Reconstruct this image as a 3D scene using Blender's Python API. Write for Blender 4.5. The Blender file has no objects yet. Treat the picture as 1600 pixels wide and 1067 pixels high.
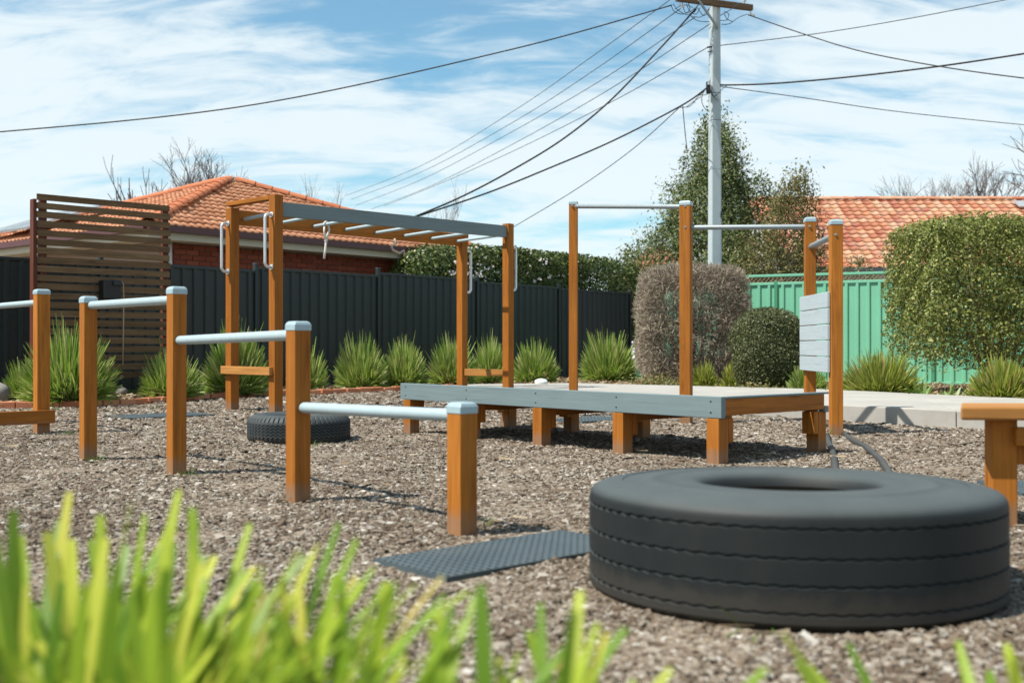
import bpy, math, random
import numpy as np
from mathutils import Vector, Matrix
random.seed(7)
rng = np.random.default_rng(11)
R = math.radians

# ------------------------------------------------------------------ camera, world, sun, exposure
S = bpy.context.scene
COL = S.collection
F, HZ, EYE = 1720.0, 540.0, 0.70          # focal length in photo pixels, horizon row, eye height
cam_d = bpy.data.cameras.new("camera")
cam = bpy.data.objects.new("camera", cam_d)
COL.objects.link(cam)
cam_d.sensor_width = 36
cam_d.lens = 36 * F / 1600
cam.location = (0, 0, EYE)
cam.rotation_euler = (R(90) + math.atan((HZ - 533.5) / F), 0, 0)
cam_d.clip_start = 0.05
cam_d.clip_end = 2000
cam_d.dof.use_dof = True
cam_d.dof.focus_distance = 9.0
cam_d.dof.aperture_fstop = 2.9
S.camera = cam

SUN_EL = R(57)
SUN_AZ = Vector((-0.93, -0.37)).normalized()
W = bpy.data.worlds.new("World")
S.world = W
W.use_nodes = True
wn, wl = W.node_tree.nodes, W.node_tree.links
wn.clear()
def wnode(t, **k):
    n = wn.new(t)
    for a, b in k.items(): setattr(n, a, b)
    return n
wo = wnode('ShaderNodeOutputWorld')
wb = wnode('ShaderNodeBackground')
wb.inputs['Strength'].default_value = 0.088
sky = wnode('ShaderNodeTexSky', sky_type='NISHITA', sun_disc=False)
sky.sun_elevation = SUN_EL
sky.sun_rotation = math.atan2(SUN_AZ.x, SUN_AZ.y)
sky.altitude = 600
sky.air_density = 1.0
sky.dust_density = 0.6
sky.ozone_density = 1.6
tc = wnode('ShaderNodeTexCoord')
sep = wnode('ShaderNodeSeparateXYZ')
wl.new(tc.outputs['Generated'], sep.inputs[0])
def wmath(op, a, b=None, clamp=False):
    n = wnode('ShaderNodeMath', operation=op, use_clamp=clamp)
    for i, v in enumerate((a, b)):
        if v is None: continue
        if isinstance(v, (int, float)): n.inputs[i].default_value = v
        else: wl.new(v, n.inputs[i])
    return n.outputs[0]
zz = wmath('ADD', wmath('MAXIMUM', sep.outputs['Z'], 0.0), 0.32)
cmb = wnode('ShaderNodeCombineXYZ')
wl.new(wmath('DIVIDE', sep.outputs['X'], zz), cmb.inputs[0])
wl.new(wmath('DIVIDE', sep.outputs['Y'], zz), cmb.inputs[1])
mp = wnode('ShaderNodeMapping')
mp.inputs['Rotation'].default_value = (0, 0, R(24))
mp.inputs['Scale'].default_value = (1.0, 2.6, 1.0)
mp.inputs['Location'].default_value = (1.7, 0.6, 0)
wl.new(cmb.outputs[0], mp.inputs[0])
def wnoise(sc, det, rough, dist, src):
    n = wnode('ShaderNodeTexNoise')
    n.inputs['Scale'].default_value = sc
    n.inputs['Detail'].default_value = det
    n.inputs['Roughness'].default_value = rough
    n.inputs['Distortion'].default_value = dist
    wl.new(src, n.inputs['Vector'])
    return n.outputs['Fac']
n1 = wnoise(1.25, 9, 0.56, 0.5, mp.outputs[0])
n2 = wnoise(4.6, 9, 0.62, 0.8, mp.outputs[0])
nm = wmath('ADD', wmath('MULTIPLY', n1, 0.58), wmath('MULTIPLY', n2, 0.42))
low = wmath('MULTIPLY', wmath('SUBTRACT', 1.0, wmath('MULTIPLY', sep.outputs['Z'], 3.0), True), 0.09)
cr = wnode('ShaderNodeMapRange', interpolation_type='SMOOTHSTEP')
cr.inputs['From Min'].default_value = 0.36
cr.inputs['From Max'].default_value = 0.57
cr.inputs['To Min'].default_value = 0.10
cr.inputs['To Max'].default_value = 0.90
high = wmath('MULTIPLY', wmath('MAXIMUM', sep.outputs['Z'], 0.0), -0.13)
wl.new(wmath('ADD', wmath('ADD', nm, low), high), cr.inputs['Value'])
mixc = wnode('ShaderNodeMix', data_type='RGBA')
wl.new(cr.outputs[0], mixc.inputs[0])
tint = wnode('ShaderNodeMix', data_type='RGBA', blend_type='MULTIPLY')
tint.inputs[0].default_value = 1.0
wl.new(sky.outputs[0], tint.inputs[6])
tint.inputs[7].default_value = (0.70, 1.18, 1.16, 1)
wl.new(tint.outputs[2], mixc.inputs[6])
mixc.inputs[7].default_value = (6.75, 7.45, 7.7, 1)
wl.new(mixc.outputs[2], wb.inputs['Color'])
wl.new(wb.outputs[0], wo.inputs[0])

sun_d = bpy.data.lights.new("sun", 'SUN')
sun_d.energy = 5.0
sun_d.angle = R(0.5)
sun_d.color = (1.0, 0.945, 0.85)
sun = bpy.data.objects.new("sun", sun_d)
COL.objects.link(sun)
sdir = Vector((SUN_AZ.x * math.cos(SUN_EL), SUN_AZ.y * math.cos(SUN_EL), math.sin(SUN_EL)))
sun.rotation_euler = sdir.to_track_quat('Z', 'Y').to_euler()
sun.location = sdir * 60

S.view_settings.view_transform = 'Standard'
S.view_settings.look = 'None'
S.view_settings.exposure = 0.60
S.view_settings.gamma = 1
S.view_settings.use_curve_mapping = False
S.render.engine = 'CYCLES'

# ------------------------------------------------------------------ helpers
def gx(px, d): return (px - 800.0) * d / F
def at(px, py, d): return Vector((gx(px, d), d, EYE - (py - HZ) * d / F))
LA = Vector((0.667, -0.745, 0)).normalized()      # the playground's long axis
SA = Vector((0.745, 0.667, 0)).normalized()       # and its short axis
UP = Vector((0, 0, 1))

def tag(o, label=None, cat=None, group=None, kind=None):
    if label: o['label'] = label
    if cat: o['category'] = cat
    if group: o['group'] = group
    if kind: o['kind'] = kind
    return o
def thing(name, loc, label, cat, group=None):
    o = bpy.data.objects.new(name, None)
    o.empty_display_size = 0.2
    COL.objects.link(o)
    o.location = loc
    return tag(o, label, cat, group)
def world_loc(o):
    v = Vector((0, 0, 0))
    while o is not None:
        v += Vector(o.location); o = o.parent
    return v

class MB:
    """collects shapes in world space and links them as one mesh object"""
    def __init__(s): s.v, s.f, s.g, s.sm = [], [], [], []
    def add(s, vs, fs, gs=None, smooth=False):
        b = len(s.v)
        s.v += [tuple(p) for p in vs]
        s.g += [tuple(p) for p in (gs if gs is not None else vs)]
        s.f += [tuple(i + b for i in f) for f in fs]
        s.sm += [smooth] * len(fs)
        return s
    def box(s, c, ax, ay, az, hx, hy, hz):
        """box about c; ax, ay, az unit axes; half sizes. Grain runs along the longest side"""
        o = Vector((random.uniform(0, 50), random.uniform(0, 50), random.uniform(0, 50)))
        L = max((hx, 0), (hy, 1), (hz, 2))[1]
        vs, gs = [], []
        for i in (-1, 1):
            for j in (-1, 1):
                for k in (-1, 1):
                    vs.append(Vector(c) + ax * hx * i + ay * hy * j + az * hz * k)
                    q = [i * hx, j * hy, k * hz]
                    q[0], q[L] = q[L], q[0]
                    gs.append(Vector(q) + o)
        return s.add(vs, [(0, 1, 3, 2), (4, 6, 7, 5), (0, 4, 5, 1), (2, 3, 7, 6), (0, 2, 6, 4), (1, 5, 7, 3)], gs)
    def beam(s, a, b, w, h, up=UP):
        a, b = Vector(a), Vector(b)
        d = (b - a).normalized()
        sd = d.cross(up).normalized()
        u = sd.cross(d).normalized()
        return s.box((a + b) / 2, d, sd, u, (b - a).length / 2, w / 2, h / 2)
    def tube(s, pts, r, n=8, caps=True, rs=None):
        pts = [Vector(p) for p in pts]
        vs, fs = [], []
        prev = None
        for i, p in enumerate(pts):
            t = (pts[min(i + 1, len(pts) - 1)] - pts[max(i - 1, 0)]).normalized()
            if prev is None:
                ref = UP if abs(t.z) < 0.9 else Vector((1, 0, 0))
                a = t.cross(ref).normalized()
            else:
                a = (prev - t * prev.dot(t)).normalized()
            prev = a
            b = t.cross(a)
            rr = rs[i] if rs else r
            for k in range(n):
                an = 2 * math.pi * k / n
                vs.append(p + a * math.cos(an) * rr + b * math.sin(an) * rr)
        for i in range(len(pts) - 1):
            for k in range(n):
                k2 = (k + 1) % n
                fs.append((i * n + k, i * n + k2, (i + 1) * n + k2, (i + 1) * n + k))
        s.add(vs, fs, None, True)
        if caps:
            b = len(s.v) - len(vs)
            s.f += [tuple(b + k for k in range(n))[::-1], tuple(b + (len(pts) - 1) * n + k for k in range(n))]
            s.sm += [False, False]
        return s
    def loft(s, rings, cap=True, smooth=False):
        n = len(rings[0]); vs = [p for r in rings for p in r]; fs = []
        for i in range(len(rings) - 1):
            for k in range(n):
                k2 = (k + 1) % n
                fs.append((i * n + k, i * n + k2, (i + 1) * n + k2, (i + 1) * n + k))
        if cap: fs += [tuple(range(n))[::-1], tuple((len(rings) - 1) * n + k for k in range(n))]
        return s.add(vs, fs, None, smooth)
    def prism(s, poly, z0, z1):
        n = len(poly)
        vs = [(p[0], p[1], z0) for p in poly] + [(p[0], p[1], z1) for p in poly]
        fs = [tuple(range(n))[::-1], tuple(range(n, 2 * n))] + [(i, (i + 1) % n, n + (i + 1) % n, n + i) for i in range(n)]
        return s.add(vs, fs)
    def build(s, name, mat, parent=None, bevel=0.0, seg=2):
        off = world_loc(parent) if parent else Vector((0, 0, 0))
        me = bpy.data.meshes.new(name)
        me.from_pydata([(p[0] - off.x, p[1] - off.y, p[2] - off.z) for p in s.v], [], s.f)
        at_ = me.attributes.new('grain', 'FLOAT_VECTOR', 'POINT')
        at_.data.foreach_set('vector', np.array(s.g, dtype=np.float32).ravel())
        me.polygons.foreach_set('use_smooth', s.sm)
        me.update()
        o = bpy.data.objects.new(name, me)
        me.materials.append(mat)
        COL.objects.link(o)
        if parent: o.parent = parent
        if bevel:
            m = o.modifiers.new('bevel', 'BEVEL'); m.width = bevel; m.segments = seg; m.limit_method = 'ANGLE'
        return o

def np_mesh(name, verts, nper, faces, mat, parent=None, smooth=False):
    """verts (N, nper, 3) world; faces: list of index tuples within one piece (all of one length)"""
    N = len(verts)
    fa = np.array(faces, dtype=np.int64)
    idx = (fa[None] + (np.arange(N) * nper)[:, None, None]).reshape(-1)
    k = fa.shape[1]; nf = N * len(faces)
    off = np.array(world_loc(parent)) if parent else np.zeros(3)
    me = bpy.data.meshes.new(name)
    me.vertices.add(N * nper)
    me.vertices.foreach_set('co', (verts.reshape(-1, 3) - off).astype(np.float32).ravel())
    me.loops.add(nf * k)
    me.loops.foreach_set('vertex_index', idx.astype(np.int32))
    me.polygons.add(nf)
    me.polygons.foreach_set('loop_start', (np.arange(nf) * k).astype(np.int32))
    me.polygons.foreach_set('use_smooth', np.full(nf, smooth))
    me.update(calc_edges=True)
    me.materials.append(mat)
    o = bpy.data.objects.new(name, me)
    COL.objects.link(o)
    if parent: o.parent = parent
    return o

# ------------------------------------------------------------------ materials
class NT:
    def __init__(s, name):
        s.m = bpy.data.materials.new(name); s.m.use_nodes = True
        s.n, s.l = s.m.node_tree.nodes, s.m.node_tree.links
        s.p = s.n['Principled BSDF']; s.out = s.n['Material Output']
    def node(s, t, **k):
        x = s.n.new(t)
        for a, b in k.items(): setattr(x, a, b)
        return x
    def put(s, sock, v):
        if isinstance(v, (int, float)): sock.default_value = v
        elif isinstance(v, tuple): sock.default_value = v if len(v) == 4 or sock.type == 'VECTOR' else (*v, 1)
        else: s.l.new(v, sock)
    def obj(s): return s.node('ShaderNodeTexCoord').outputs['Object']
    def attr(s, a): return s.node('ShaderNodeAttribute', attribute_name=a).outputs['Vector']
    def map(s, v, sc, rot=(0, 0, 0)):
        m = s.node('ShaderNodeMapping'); s.l.new(v, m.inputs[0])
        m.inputs['Scale'].default_value = sc; m.inputs['Rotation'].default_value = rot
        return m.outputs[0]
    def noise(s, v, sc, det=4, rough=0.55, dist=0):
        n = s.node('ShaderNodeTexNoise'); s.l.new(v, n.inputs['Vector'])
        n.inputs['Scale'].default_value = sc; n.inputs['Detail'].default_value = det
        n.inputs['Roughness'].default_value = rough; n.inputs['Distortion'].default_value = dist
        return n.outputs['Fac']
    def ramp(s, fac, *stops):
        r = s.node('ShaderNodeValToRGB'); s.l.new(fac, r.inputs[0])
        e = r.color_ramp.elements
        while len(e) < len(stops): e.new(0.5)
        for el, (p, c) in zip(e, stops):
            el.position = p; el.color = (*c, 1) if len(c) == 3 else c
        return r.outputs[0]
    def mix(s, fac, a, b, blend='MIX'):
        m = s.node('ShaderNodeMix', data_type='RGBA', blend_type=blend)
        s.put(m.inputs[0], fac); s.put(m.inputs[6], a); s.put(m.inputs[7], b)
        return m.outputs[2]
    def math(s, op, a, b=0.0, clamp=False):
        m = s.node('ShaderNodeMath', operation=op, use_clamp=clamp)
        s.put(m.inputs[0], a); s.put(m.inputs[1], b)
        return m.outputs[0]
    def bump(s, h, strength=0.3, dist=0.01):
        b = s.node('ShaderNodeBump'); s.l.new(h, b.inputs['Height'])
        b.inputs['Strength'].default_value = strength; b.inputs['Distance'].default_value = dist
        s.l.new(b.outputs[0], s.p.inputs['Normal'])
    def island(s): return s.node('ShaderNodeNewGeometry').outputs['Random Per Island']
    def rand(s): return s.node('ShaderNodeObjectInfo').outputs['Random']
    def done(s, color=None, rough=None, metal=None, spec=None):
        if color is not None: s.put(s.p.inputs['Base Color'], color)
        if rough is not None: s.put(s.p.inputs['Roughness'], rough)
        if metal is not None: s.put(s.p.inputs['Metallic'], metal)
        if spec is not None: s.put(s.p.inputs['Specular IOR Level'], spec)
        return s.m

def wood(name, dark, mid, light, rough=0.55, knots=True, dirt=True):
    t = NT(name); g = t.attr('grain')
    a = t.noise(t.map(g, (1.2, 26, 26)), 1.6, 5, 0.6, 0.6)
    b = t.noise(t.map(g, (3.0, 150, 150)), 1.0, 3, 0.6)
    c = t.noise(g, 2.3, 3, 0.5)
    base = t.ramp(a, (0.28, dark), (0.52, mid), (0.74, light))
    base = t.mix(0.35, base, t.ramp(b, (0.3, dark), (0.7, light)))
    base = t.mix(t.math('MULTIPLY', t.ramp(c, (0.45, (0, 0, 0)), (0.75, (1, 1, 1))), 0.4), base, dark)
    if knots:
        v = t.node('ShaderNodeTexVoronoi'); t.l.new(t.map(g, (1.6, 9, 9)), v.inputs['Vector']); v.inputs['Scale'].default_value = 0.9
        k = t.ramp(v.outputs['Distance'], (0.03, (1, 1, 1)), (0.13, (0, 0, 0)))
        base = t.mix(t.math('MULTIPLY', k, 0.65), base, tuple(x * 0.35 for x in dark))
    base = t.mix(t.math('MULTIPLY', t.rand(), 0.55), base, dark)
    st = t.noise(t.map(g, (0.7, 11, 11)), 2.2, 5, 0.7, 0.4)
    base = t.mix(t.math('MULTIPLY', t.ramp(st, (0.56, (0, 0, 0)), (0.72, (1, 1, 1))), 0.45), base, tuple(x * 0.55 for x in dark))
    o = t.obj(); sp = t.node('ShaderNodeSeparateXYZ'); t.l.new(o, sp.inputs[0])
    splash = t.math('MULTIPLY', t.ramp(t.math('ADD', sp.outputs['Z'], t.math('MULTIPLY', t.noise(o, 22, 5, 0.7), -0.10)), (0.0, (1, 1, 1)), (0.06, (0, 0, 0))), 0.55)
    if dirt: base = t.mix(splash, base, (0.20, 0.15, 0.11))
    t.bump(t.math('ADD', a, t.math('MULTIPLY', b, 0.5)), 0.3, 0.004)
    return t.done(base, t.math('ADD', t.math('MULTIPLY', b, 0.25), rough - 0.08), spec=0.16)
M = {}
M['post'] = wood('stained_timber', (0.20, 0.066, 0.010), (0.41, 0.145, 0.020), (0.54, 0.205, 0.032))
M['seat'] = wood('oiled_timber', (0.26, 0.115, 0.03), (0.46, 0.21, 0.06), (0.58, 0.29, 0.095))
M['old'] = wood('weathered_slat', (0.08, 0.048, 0.025), (0.18, 0.113, 0.058), (0.29, 0.19, 0.105), 0.7)
M['redwood'] = wood('red_brown_timber', (0.08, 0.025, 0.015), (0.14, 0.048, 0.03), (0.19, 0.07, 0.045), 0.6)
M['greywood'] = wood('grey_painted_timber', (0.135, 0.18, 0.19), (0.16, 0.21, 0.22), (0.19, 0.245, 0.255), 0.5, False, False)
M['palewood'] = wood('pale_grey_board', (0.36, 0.42, 0.45), (0.41, 0.475, 0.505), (0.45, 0.52, 0.55), 0.55, False, False)
M['crossarm'] = wood('weathered_crossarm', (0.1, 0.06, 0.035), (0.22, 0.14, 0.08), (0.33, 0.24, 0.16), 0.8)

def plain(name, c, rough=0.5, metal=0.0, var=0.12, sc=6.0, spec=0.5, bump=0.0):
    t = NT(name); o = t.obj()
    n = t.noise(o, sc, 6, 0.6)
    col = t.mix(n, tuple(x * (1 - var) for x in c), tuple(min(1, x * (1 + var)) for x in c))
    if bump: t.bump(t.noise(o, sc * 12, 4), bump, 0.003)
    return t.done(col, t.math('ADD', t.math('MULTIPLY', n, 0.2), rough - 0.1), metal, spec)
M['bar'] = plain('pale_blue_bar_paint', (0.33, 0.415, 0.445), 0.42, 0.0, 0.1, 20)
M['steel'] = plain('galvanised_steel', (0.27, 0.31, 0.325), 0.45, 0.4, 0.12, 30)
M['handle'] = plain('silver_handle', (0.62, 0.64, 0.65), 0.35, 0.6, 0.08, 20)
M['cap'] = plain('grey_post_cap', (0.30, 0.40, 0.44), 0.4, 0.0, 0.12, 40)
M['dark_fence'] = plain('dark_grey_sheet', (0.013, 0.021, 0.022), 0.5, 0.0, 0.15, 2.0)
M['green_fence'] = plain('green_sheet', (0.155, 0.43, 0.285), 0.45, 0.0, 0.10, 1.5)
M['green_dark'] = plain('green_rail', (0.06, 0.24, 0.14), 0.4, 0.0, 0.08, 2)
M['lattice'] = plain('lattice_timber', (0.30, 0.22, 0.15), 0.7)
M['black'] = plain('black_plastic', (0.006, 0.007, 0.008), 0.5, 0, 0.2)
M['cable'] = plain('black_cable', (0.012, 0.013, 0.015), 0.6, 0, 0.1)
M['cable_grey'] = plain('grey_cable', (0.06, 0.075, 0.09), 0.6, 0, 0.1)
M['cord'] = plain('tan_cord', (0.35, 0.25, 0.16), 0.7)
M['rope'] = plain('white_rope', (0.62, 0.61, 0.58), 0.8, 0, 0.15, 60)
M['rope_old'] = plain('frayed_rope', (0.42, 0.36, 0.30), 0.85, 0, 0.3, 60)
M['insulator'] = plain('porcelain', (0.72, 0.74, 0.75), 0.2)
M['cream'] = plain('cream_paint', (0.55, 0.50, 0.38), 0.5, 0, 0.06, 2)
M['maroon'] = plain('maroon_gutter', (0.085, 0.022, 0.024), 0.4)
M['white'] = plain('white_paint', (0.72, 0.73, 0.72), 0.5, 0, 0.05)
M['stone'] = plain('pale_stone', (0.19, 0.18, 0.165), 0.85, 0, 0.3, 9, bump=0.5)
M['white_stone'] = plain('white_stone', (0.75, 0.74, 0.72), 0.8, 0, 0.1, 9, bump=0.3)
M['solar'] = plain('solar_glass', (0.02, 0.024, 0.03), 0.12, 0, 0.1)
M['alu'] = plain('aluminium_edge', (0.55, 0.57, 0.58), 0.4, 0.6)
M['pole'] = plain('concrete_pole', (0.40, 0.46, 0.48), 0.75, 0, 0.13, 5, 0.3, 0.3)

def conc():
    t = NT('concrete'); o = t.obj()
    a = t.noise(o, 1.3, 6, 0.65); b = t.noise(o, 90, 3, 0.6); c = t.noise(o, 9, 5, 0.6)
    col = t.ramp(a, (0.3, (0.31, 0.297, 0.268)), (0.7, (0.435, 0.42, 0.385)))
    col = t.mix(t.math('MULTIPLY', b, 0.35), col, (0.22, 0.2, 0.18))
    col = t.mix(t.math('MULTIPLY', t.ramp(c, (0.55, (0, 0, 0)), (0.8, (1, 1, 1))), 0.35), col, (0.25, 0.22, 0.18))
    t.bump(b, 0.2, 0.003)
    return t.done(col, 0.85, spec=0.3)
M['concrete'] = conc()
def rubber(name, c, dusty, amt, top=0.0, spec=0.3):
    t = NT(name); o = t.obj()
    a = t.noise(o, 5, 6, 0.65); b = t.noise(t.map(o, (26, 26, 2.5)), 1.0, 5, 0.65)
    col = t.mix(t.math('MULTIPLY', t.ramp(a, (0.35, (0, 0, 0)), (0.8, (1, 1, 1))), amt), c, dusty)
    col = t.mix(t.math('MULTIPLY', t.ramp(b, (0.57, (0, 0, 0)), (0.78, (1, 1, 1))), 0.35), col, tuple(x * .8 for x in dusty))
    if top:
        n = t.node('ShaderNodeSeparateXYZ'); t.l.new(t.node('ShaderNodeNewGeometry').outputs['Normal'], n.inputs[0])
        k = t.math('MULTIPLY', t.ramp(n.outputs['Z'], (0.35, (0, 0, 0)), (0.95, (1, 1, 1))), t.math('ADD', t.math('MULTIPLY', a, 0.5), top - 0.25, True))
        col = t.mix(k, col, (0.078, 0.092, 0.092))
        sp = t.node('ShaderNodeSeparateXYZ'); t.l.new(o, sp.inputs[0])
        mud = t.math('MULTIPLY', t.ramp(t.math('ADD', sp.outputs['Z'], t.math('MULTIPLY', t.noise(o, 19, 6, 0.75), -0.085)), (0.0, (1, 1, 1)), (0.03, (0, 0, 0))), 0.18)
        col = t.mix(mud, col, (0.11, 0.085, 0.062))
    t.bump(t.noise(o, 160, 3), 0.15, 0.002)
    return t.done(col, t.math('ADD', t.math('MULTIPLY', a, 0.25), 0.5), spec=spec)
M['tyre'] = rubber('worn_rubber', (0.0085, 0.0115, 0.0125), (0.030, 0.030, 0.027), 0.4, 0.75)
M['tyre2'] = rubber('grey_rubber', (0.022, 0.029, 0.032), (0.06, 0.065, 0.065), 0.5, 0.4)
M['mat'] = rubber('mat_rubber', (0.055, 0.078, 0.088), (0.11, 0.125, 0.13), 0.5)

def tiles(name, c1, c2, c3, stain, amt):
    t = NT(name); o = t.obj(); r = t.rand()
    isl = t.math('FRACT', t.math('ADD', r, t.math('MULTIPLY', t.island(), 0.97)))
    col = t.ramp(isl, (0.0, c1), (0.5, c2), (1.0, c3))
    n = t.noise(o, 7, 5, 0.65)
    n2 = t.noise(t.node('ShaderNodeNewGeometry').outputs['Position'], 2.2, 5, 0.7)
    col = t.mix(t.math('MULTIPLY', t.ramp(n2, (0.48, (0, 0, 0)), (0.7, (1, 1, 1))), amt), col, stain)
    col = t.mix(t.math('MULTIPLY', n, 0.3), col, tuple(x * 0.6 for x in c2))
    t.bump(n, 0.15, 0.004)
    return t.done(col, 0.7, spec=0.3)
M['tile'] = tiles('terracotta_tile', (0.39, 0.16, 0.08), (0.49, 0.215, 0.11), (0.56, 0.275, 0.155), (0.42, 0.23, 0.14), 0.35)
M['cap_tile'] = tiles('terracotta_cap', (0.42, 0.125, 0.05), (0.48, 0.15, 0.06), (0.52, 0.18, 0.075), (0.46, 0.2, 0.1), 0.3)
M['tile_old'] = tiles('mottled_tile', (0.33, 0.09, 0.055), (0.50, 0.21, 0.11), (0.60, 0.36, 0.22), (0.50, 0.42, 0.36), 0.55)
M['under'] = plain('roof_underlay', (0.16, 0.065, 0.035), 0.9)
M['brick'] = tiles('red_brick', (0.20, 0.045, 0.022), (0.27, 0.062, 0.03), (0.33, 0.09, 0.045), (0.2, 0.07, 0.045), 0.3)
M['edge_brick'] = tiles('terracotta_brick', (0.44, 0.15, 0.07), (0.52, 0.2, 0.1), (0.58, 0.26, 0.14), (0.36, 0.2, 0.13), 0.45)
M['mortar'] = plain('mortar', (0.30, 0.22, 0.17), 0.9)

def ground_mat(name, c0, c1, c2, sc):
    t = NT(name); o = t.obj()
    v = t.node('ShaderNodeTexVoronoi'); t.l.new(o, v.inputs['Vector']); v.inputs['Scale'].default_value = sc
    rc = t.node('ShaderNodeSeparateColor'); t.l.new(v.outputs['Color'], rc.inputs[0])
    col = t.ramp(rc.outputs[0], (0.1, c0), (0.55, c1), (0.95, c2))
    n = t.noise(o, 1.1, 5, 0.6)
    col = t.mix(t.math('MULTIPLY', n, 0.5), col, c1)
    t.bump(v.outputs['Distance'], 0.6, 0.02)
    return t.done(col, 0.9, spec=0.2)
M['ground'] = ground_mat('bark_ground', (0.10, 0.074, 0.052), (0.20, 0.158, 0.115), (0.32, 0.27, 0.21), 48)
M['bed'] = ground_mat('bed_soil', (0.16, 0.11, 0.07), (0.29, 0.21, 0.13), (0.42, 0.33, 0.22), 22)
M['far'] = ground_mat('dry_lawn', (0.08, 0.09, 0.04), (0.12, 0.13, 0.055), (0.2, 0.18, 0.09), 8)
def chips(name, *st):
    t = NT(name); r = t.island(); o = t.obj()
    col = t.ramp(r, *st)
    big = t.noise(o, 0.9, 4, 0.6)
    col = t.mix(t.math('MULTIPLY', t.ramp(big, (0.42, (0, 0, 0)), (0.68, (1, 1, 1))), 0.42), col, (0.105, 0.068, 0.043))
    col = t.mix(t.math('MULTIPLY', t.noise(o, 130, 3), 0.5), col, (0.10, 0.075, 0.058))
    return t.done(col, 0.85, spec=0.25)
M['chips'] = chips('bark_chip', (0.0, (0.06, 0.041, 0.027)), (0.25, (0.14, 0.10, 0.066)), (0.5, (0.23, 0.188, 0.14)),
                   (0.78, (0.325, 0.283, 0.226)), (0.93, (0.44, 0.40, 0.345)), (1.0, (0.64, 0.61, 0.55)))
M['straw'] = chips('dry_mulch', (0.0, (0.13, 0.09, 0.05)), (0.4, (0.30, 0.22, 0.13)), (0.8, (0.48, 0.38, 0.24)), (1.0, (0.6, 0.52, 0.38)))

def leaf(name, *st, trans=0.35, rough=0.45, objrand=False):
    t = NT(name); r = t.rand() if objrand else t.island()
    col = t.ramp(r, *st)
    tr = t.node('ShaderNodeBsdfTranslucent')
    t.l.new(t.mix(0.5, col, (0.30, 0.40, 0.05), 'MIX') if trans > 0.3 else col, tr.inputs[0])
    mx = t.node('ShaderNodeMixShader'); mx.inputs[0].default_value = trans
    t.done(col, rough, spec=0.4)
    t.l.new(t.p.outputs[0], mx.inputs[1]); t.l.new(tr.outputs[0], mx.inputs[2]); t.l.new(mx.outputs[0], t.out.inputs[0])
    return t.m
M['blade'] = leaf('strap_leaf', (0, (0.09, 0.165, 0.024)), (0.35, (0.20, 0.32, 0.05)), (0.7, (0.37, 0.48, 0.12)), (0.9, (0.48, 0.47, 0.22)), (1, (0.42, 0.33, 0.18)), trans=0.32)
M['blade_yellow'] = leaf('yellow_strap_leaf', (0, (0.11, 0.15, 0.022)), (0.4, (0.25, 0.30, 0.045)), (0.8, (0.42, 0.43, 0.10)), (0.93, (0.36, 0.29, 0.11)), (1, (0.35, 0.2, 0.1)), trans=0.32)
M['near_blade'] = leaf('lush_strap_leaf', (0, (0.12, 0.24, 0.018)), (0.4, (0.28, 0.40, 0.03)), (0.8, (0.50, 0.56, 0.06)), (0.93, (0.62, 0.56, 0.10)), (1, (0.5, 0.36, 0.16)), trans=0.42, objrand=True)
M['iris'] = leaf('broad_leaf', (0, (0.10, 0.2, 0.05)), (1, (0.22, 0.34, 0.10)), trans=0.33)
M['hedge'] = leaf('hedge_leaf', (0, (0.075, 0.095, 0.02)), (0.5, (0.18, 0.215, 0.045)), (0.85, (0.31, 0.34, 0.09)), (1, (0.46, 0.43, 0.19)), trans=0.3)
M['dark_hedge'] = leaf('dark_hedge_leaf', (0, (0.035, 0.06, 0.016)), (0.6, (0.085, 0.125, 0.03)), (0.9, (0.17, 0.205, 0.05)), (1, (0.22, 0.2, 0.065)), trans=0.15, rough=0.35)
M['bush'] = leaf('bush_leaf', (0, (0.05, 0.062, 0.024)), (0.6, (0.105, 0.122, 0.042)), (1, (0.16, 0.165, 0.07)), trans=0.15)
M['twig'] = leaf('dry_twig', (0, (0.16, 0.125, 0.095)), (0.5, (0.29, 0.235, 0.185)), (0.9, (0.44, 0.38, 0.30)), (1, (0.17, 0.19, 0.07)), trans=0.05, rough=0.8)
M['tree_leaf'] = leaf('tree_leaf', (0, (0.055, 0.085, 0.024)), (0.5, (0.115, 0.155, 0.045)), (0.85, (0.20, 0.24, 0.085)), (1, (0.25, 0.21, 0.09)), trans=0.2)
M['olive_leaf'] = leaf('olive_leaf', (0, (0.07, 0.08, 0.022)), (0.5, (0.15, 0.15, 0.042)), (0.9, (0.25, 0.21, 0.07)), (1, (0.28, 0.17, 0.09)), trans=0.25)
M['bark'] = plain('bark', (0.14, 0.10, 0.075), 0.9, 0, 0.3, 8)
M['bare'] = plain('bare_twig', (0.16, 0.14, 0.13), 0.9, 0, 0.25, 3)
M['petal'] = plain('white_petal', (0.75, 0.70, 0.68), 0.6, 0, 0.05)
M['grass'] = leaf('lawn_blade', (0, (0.05, 0.11, 0.012)), (1, (0.13, 0.22, 0.03)), trans=0.3)

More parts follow.
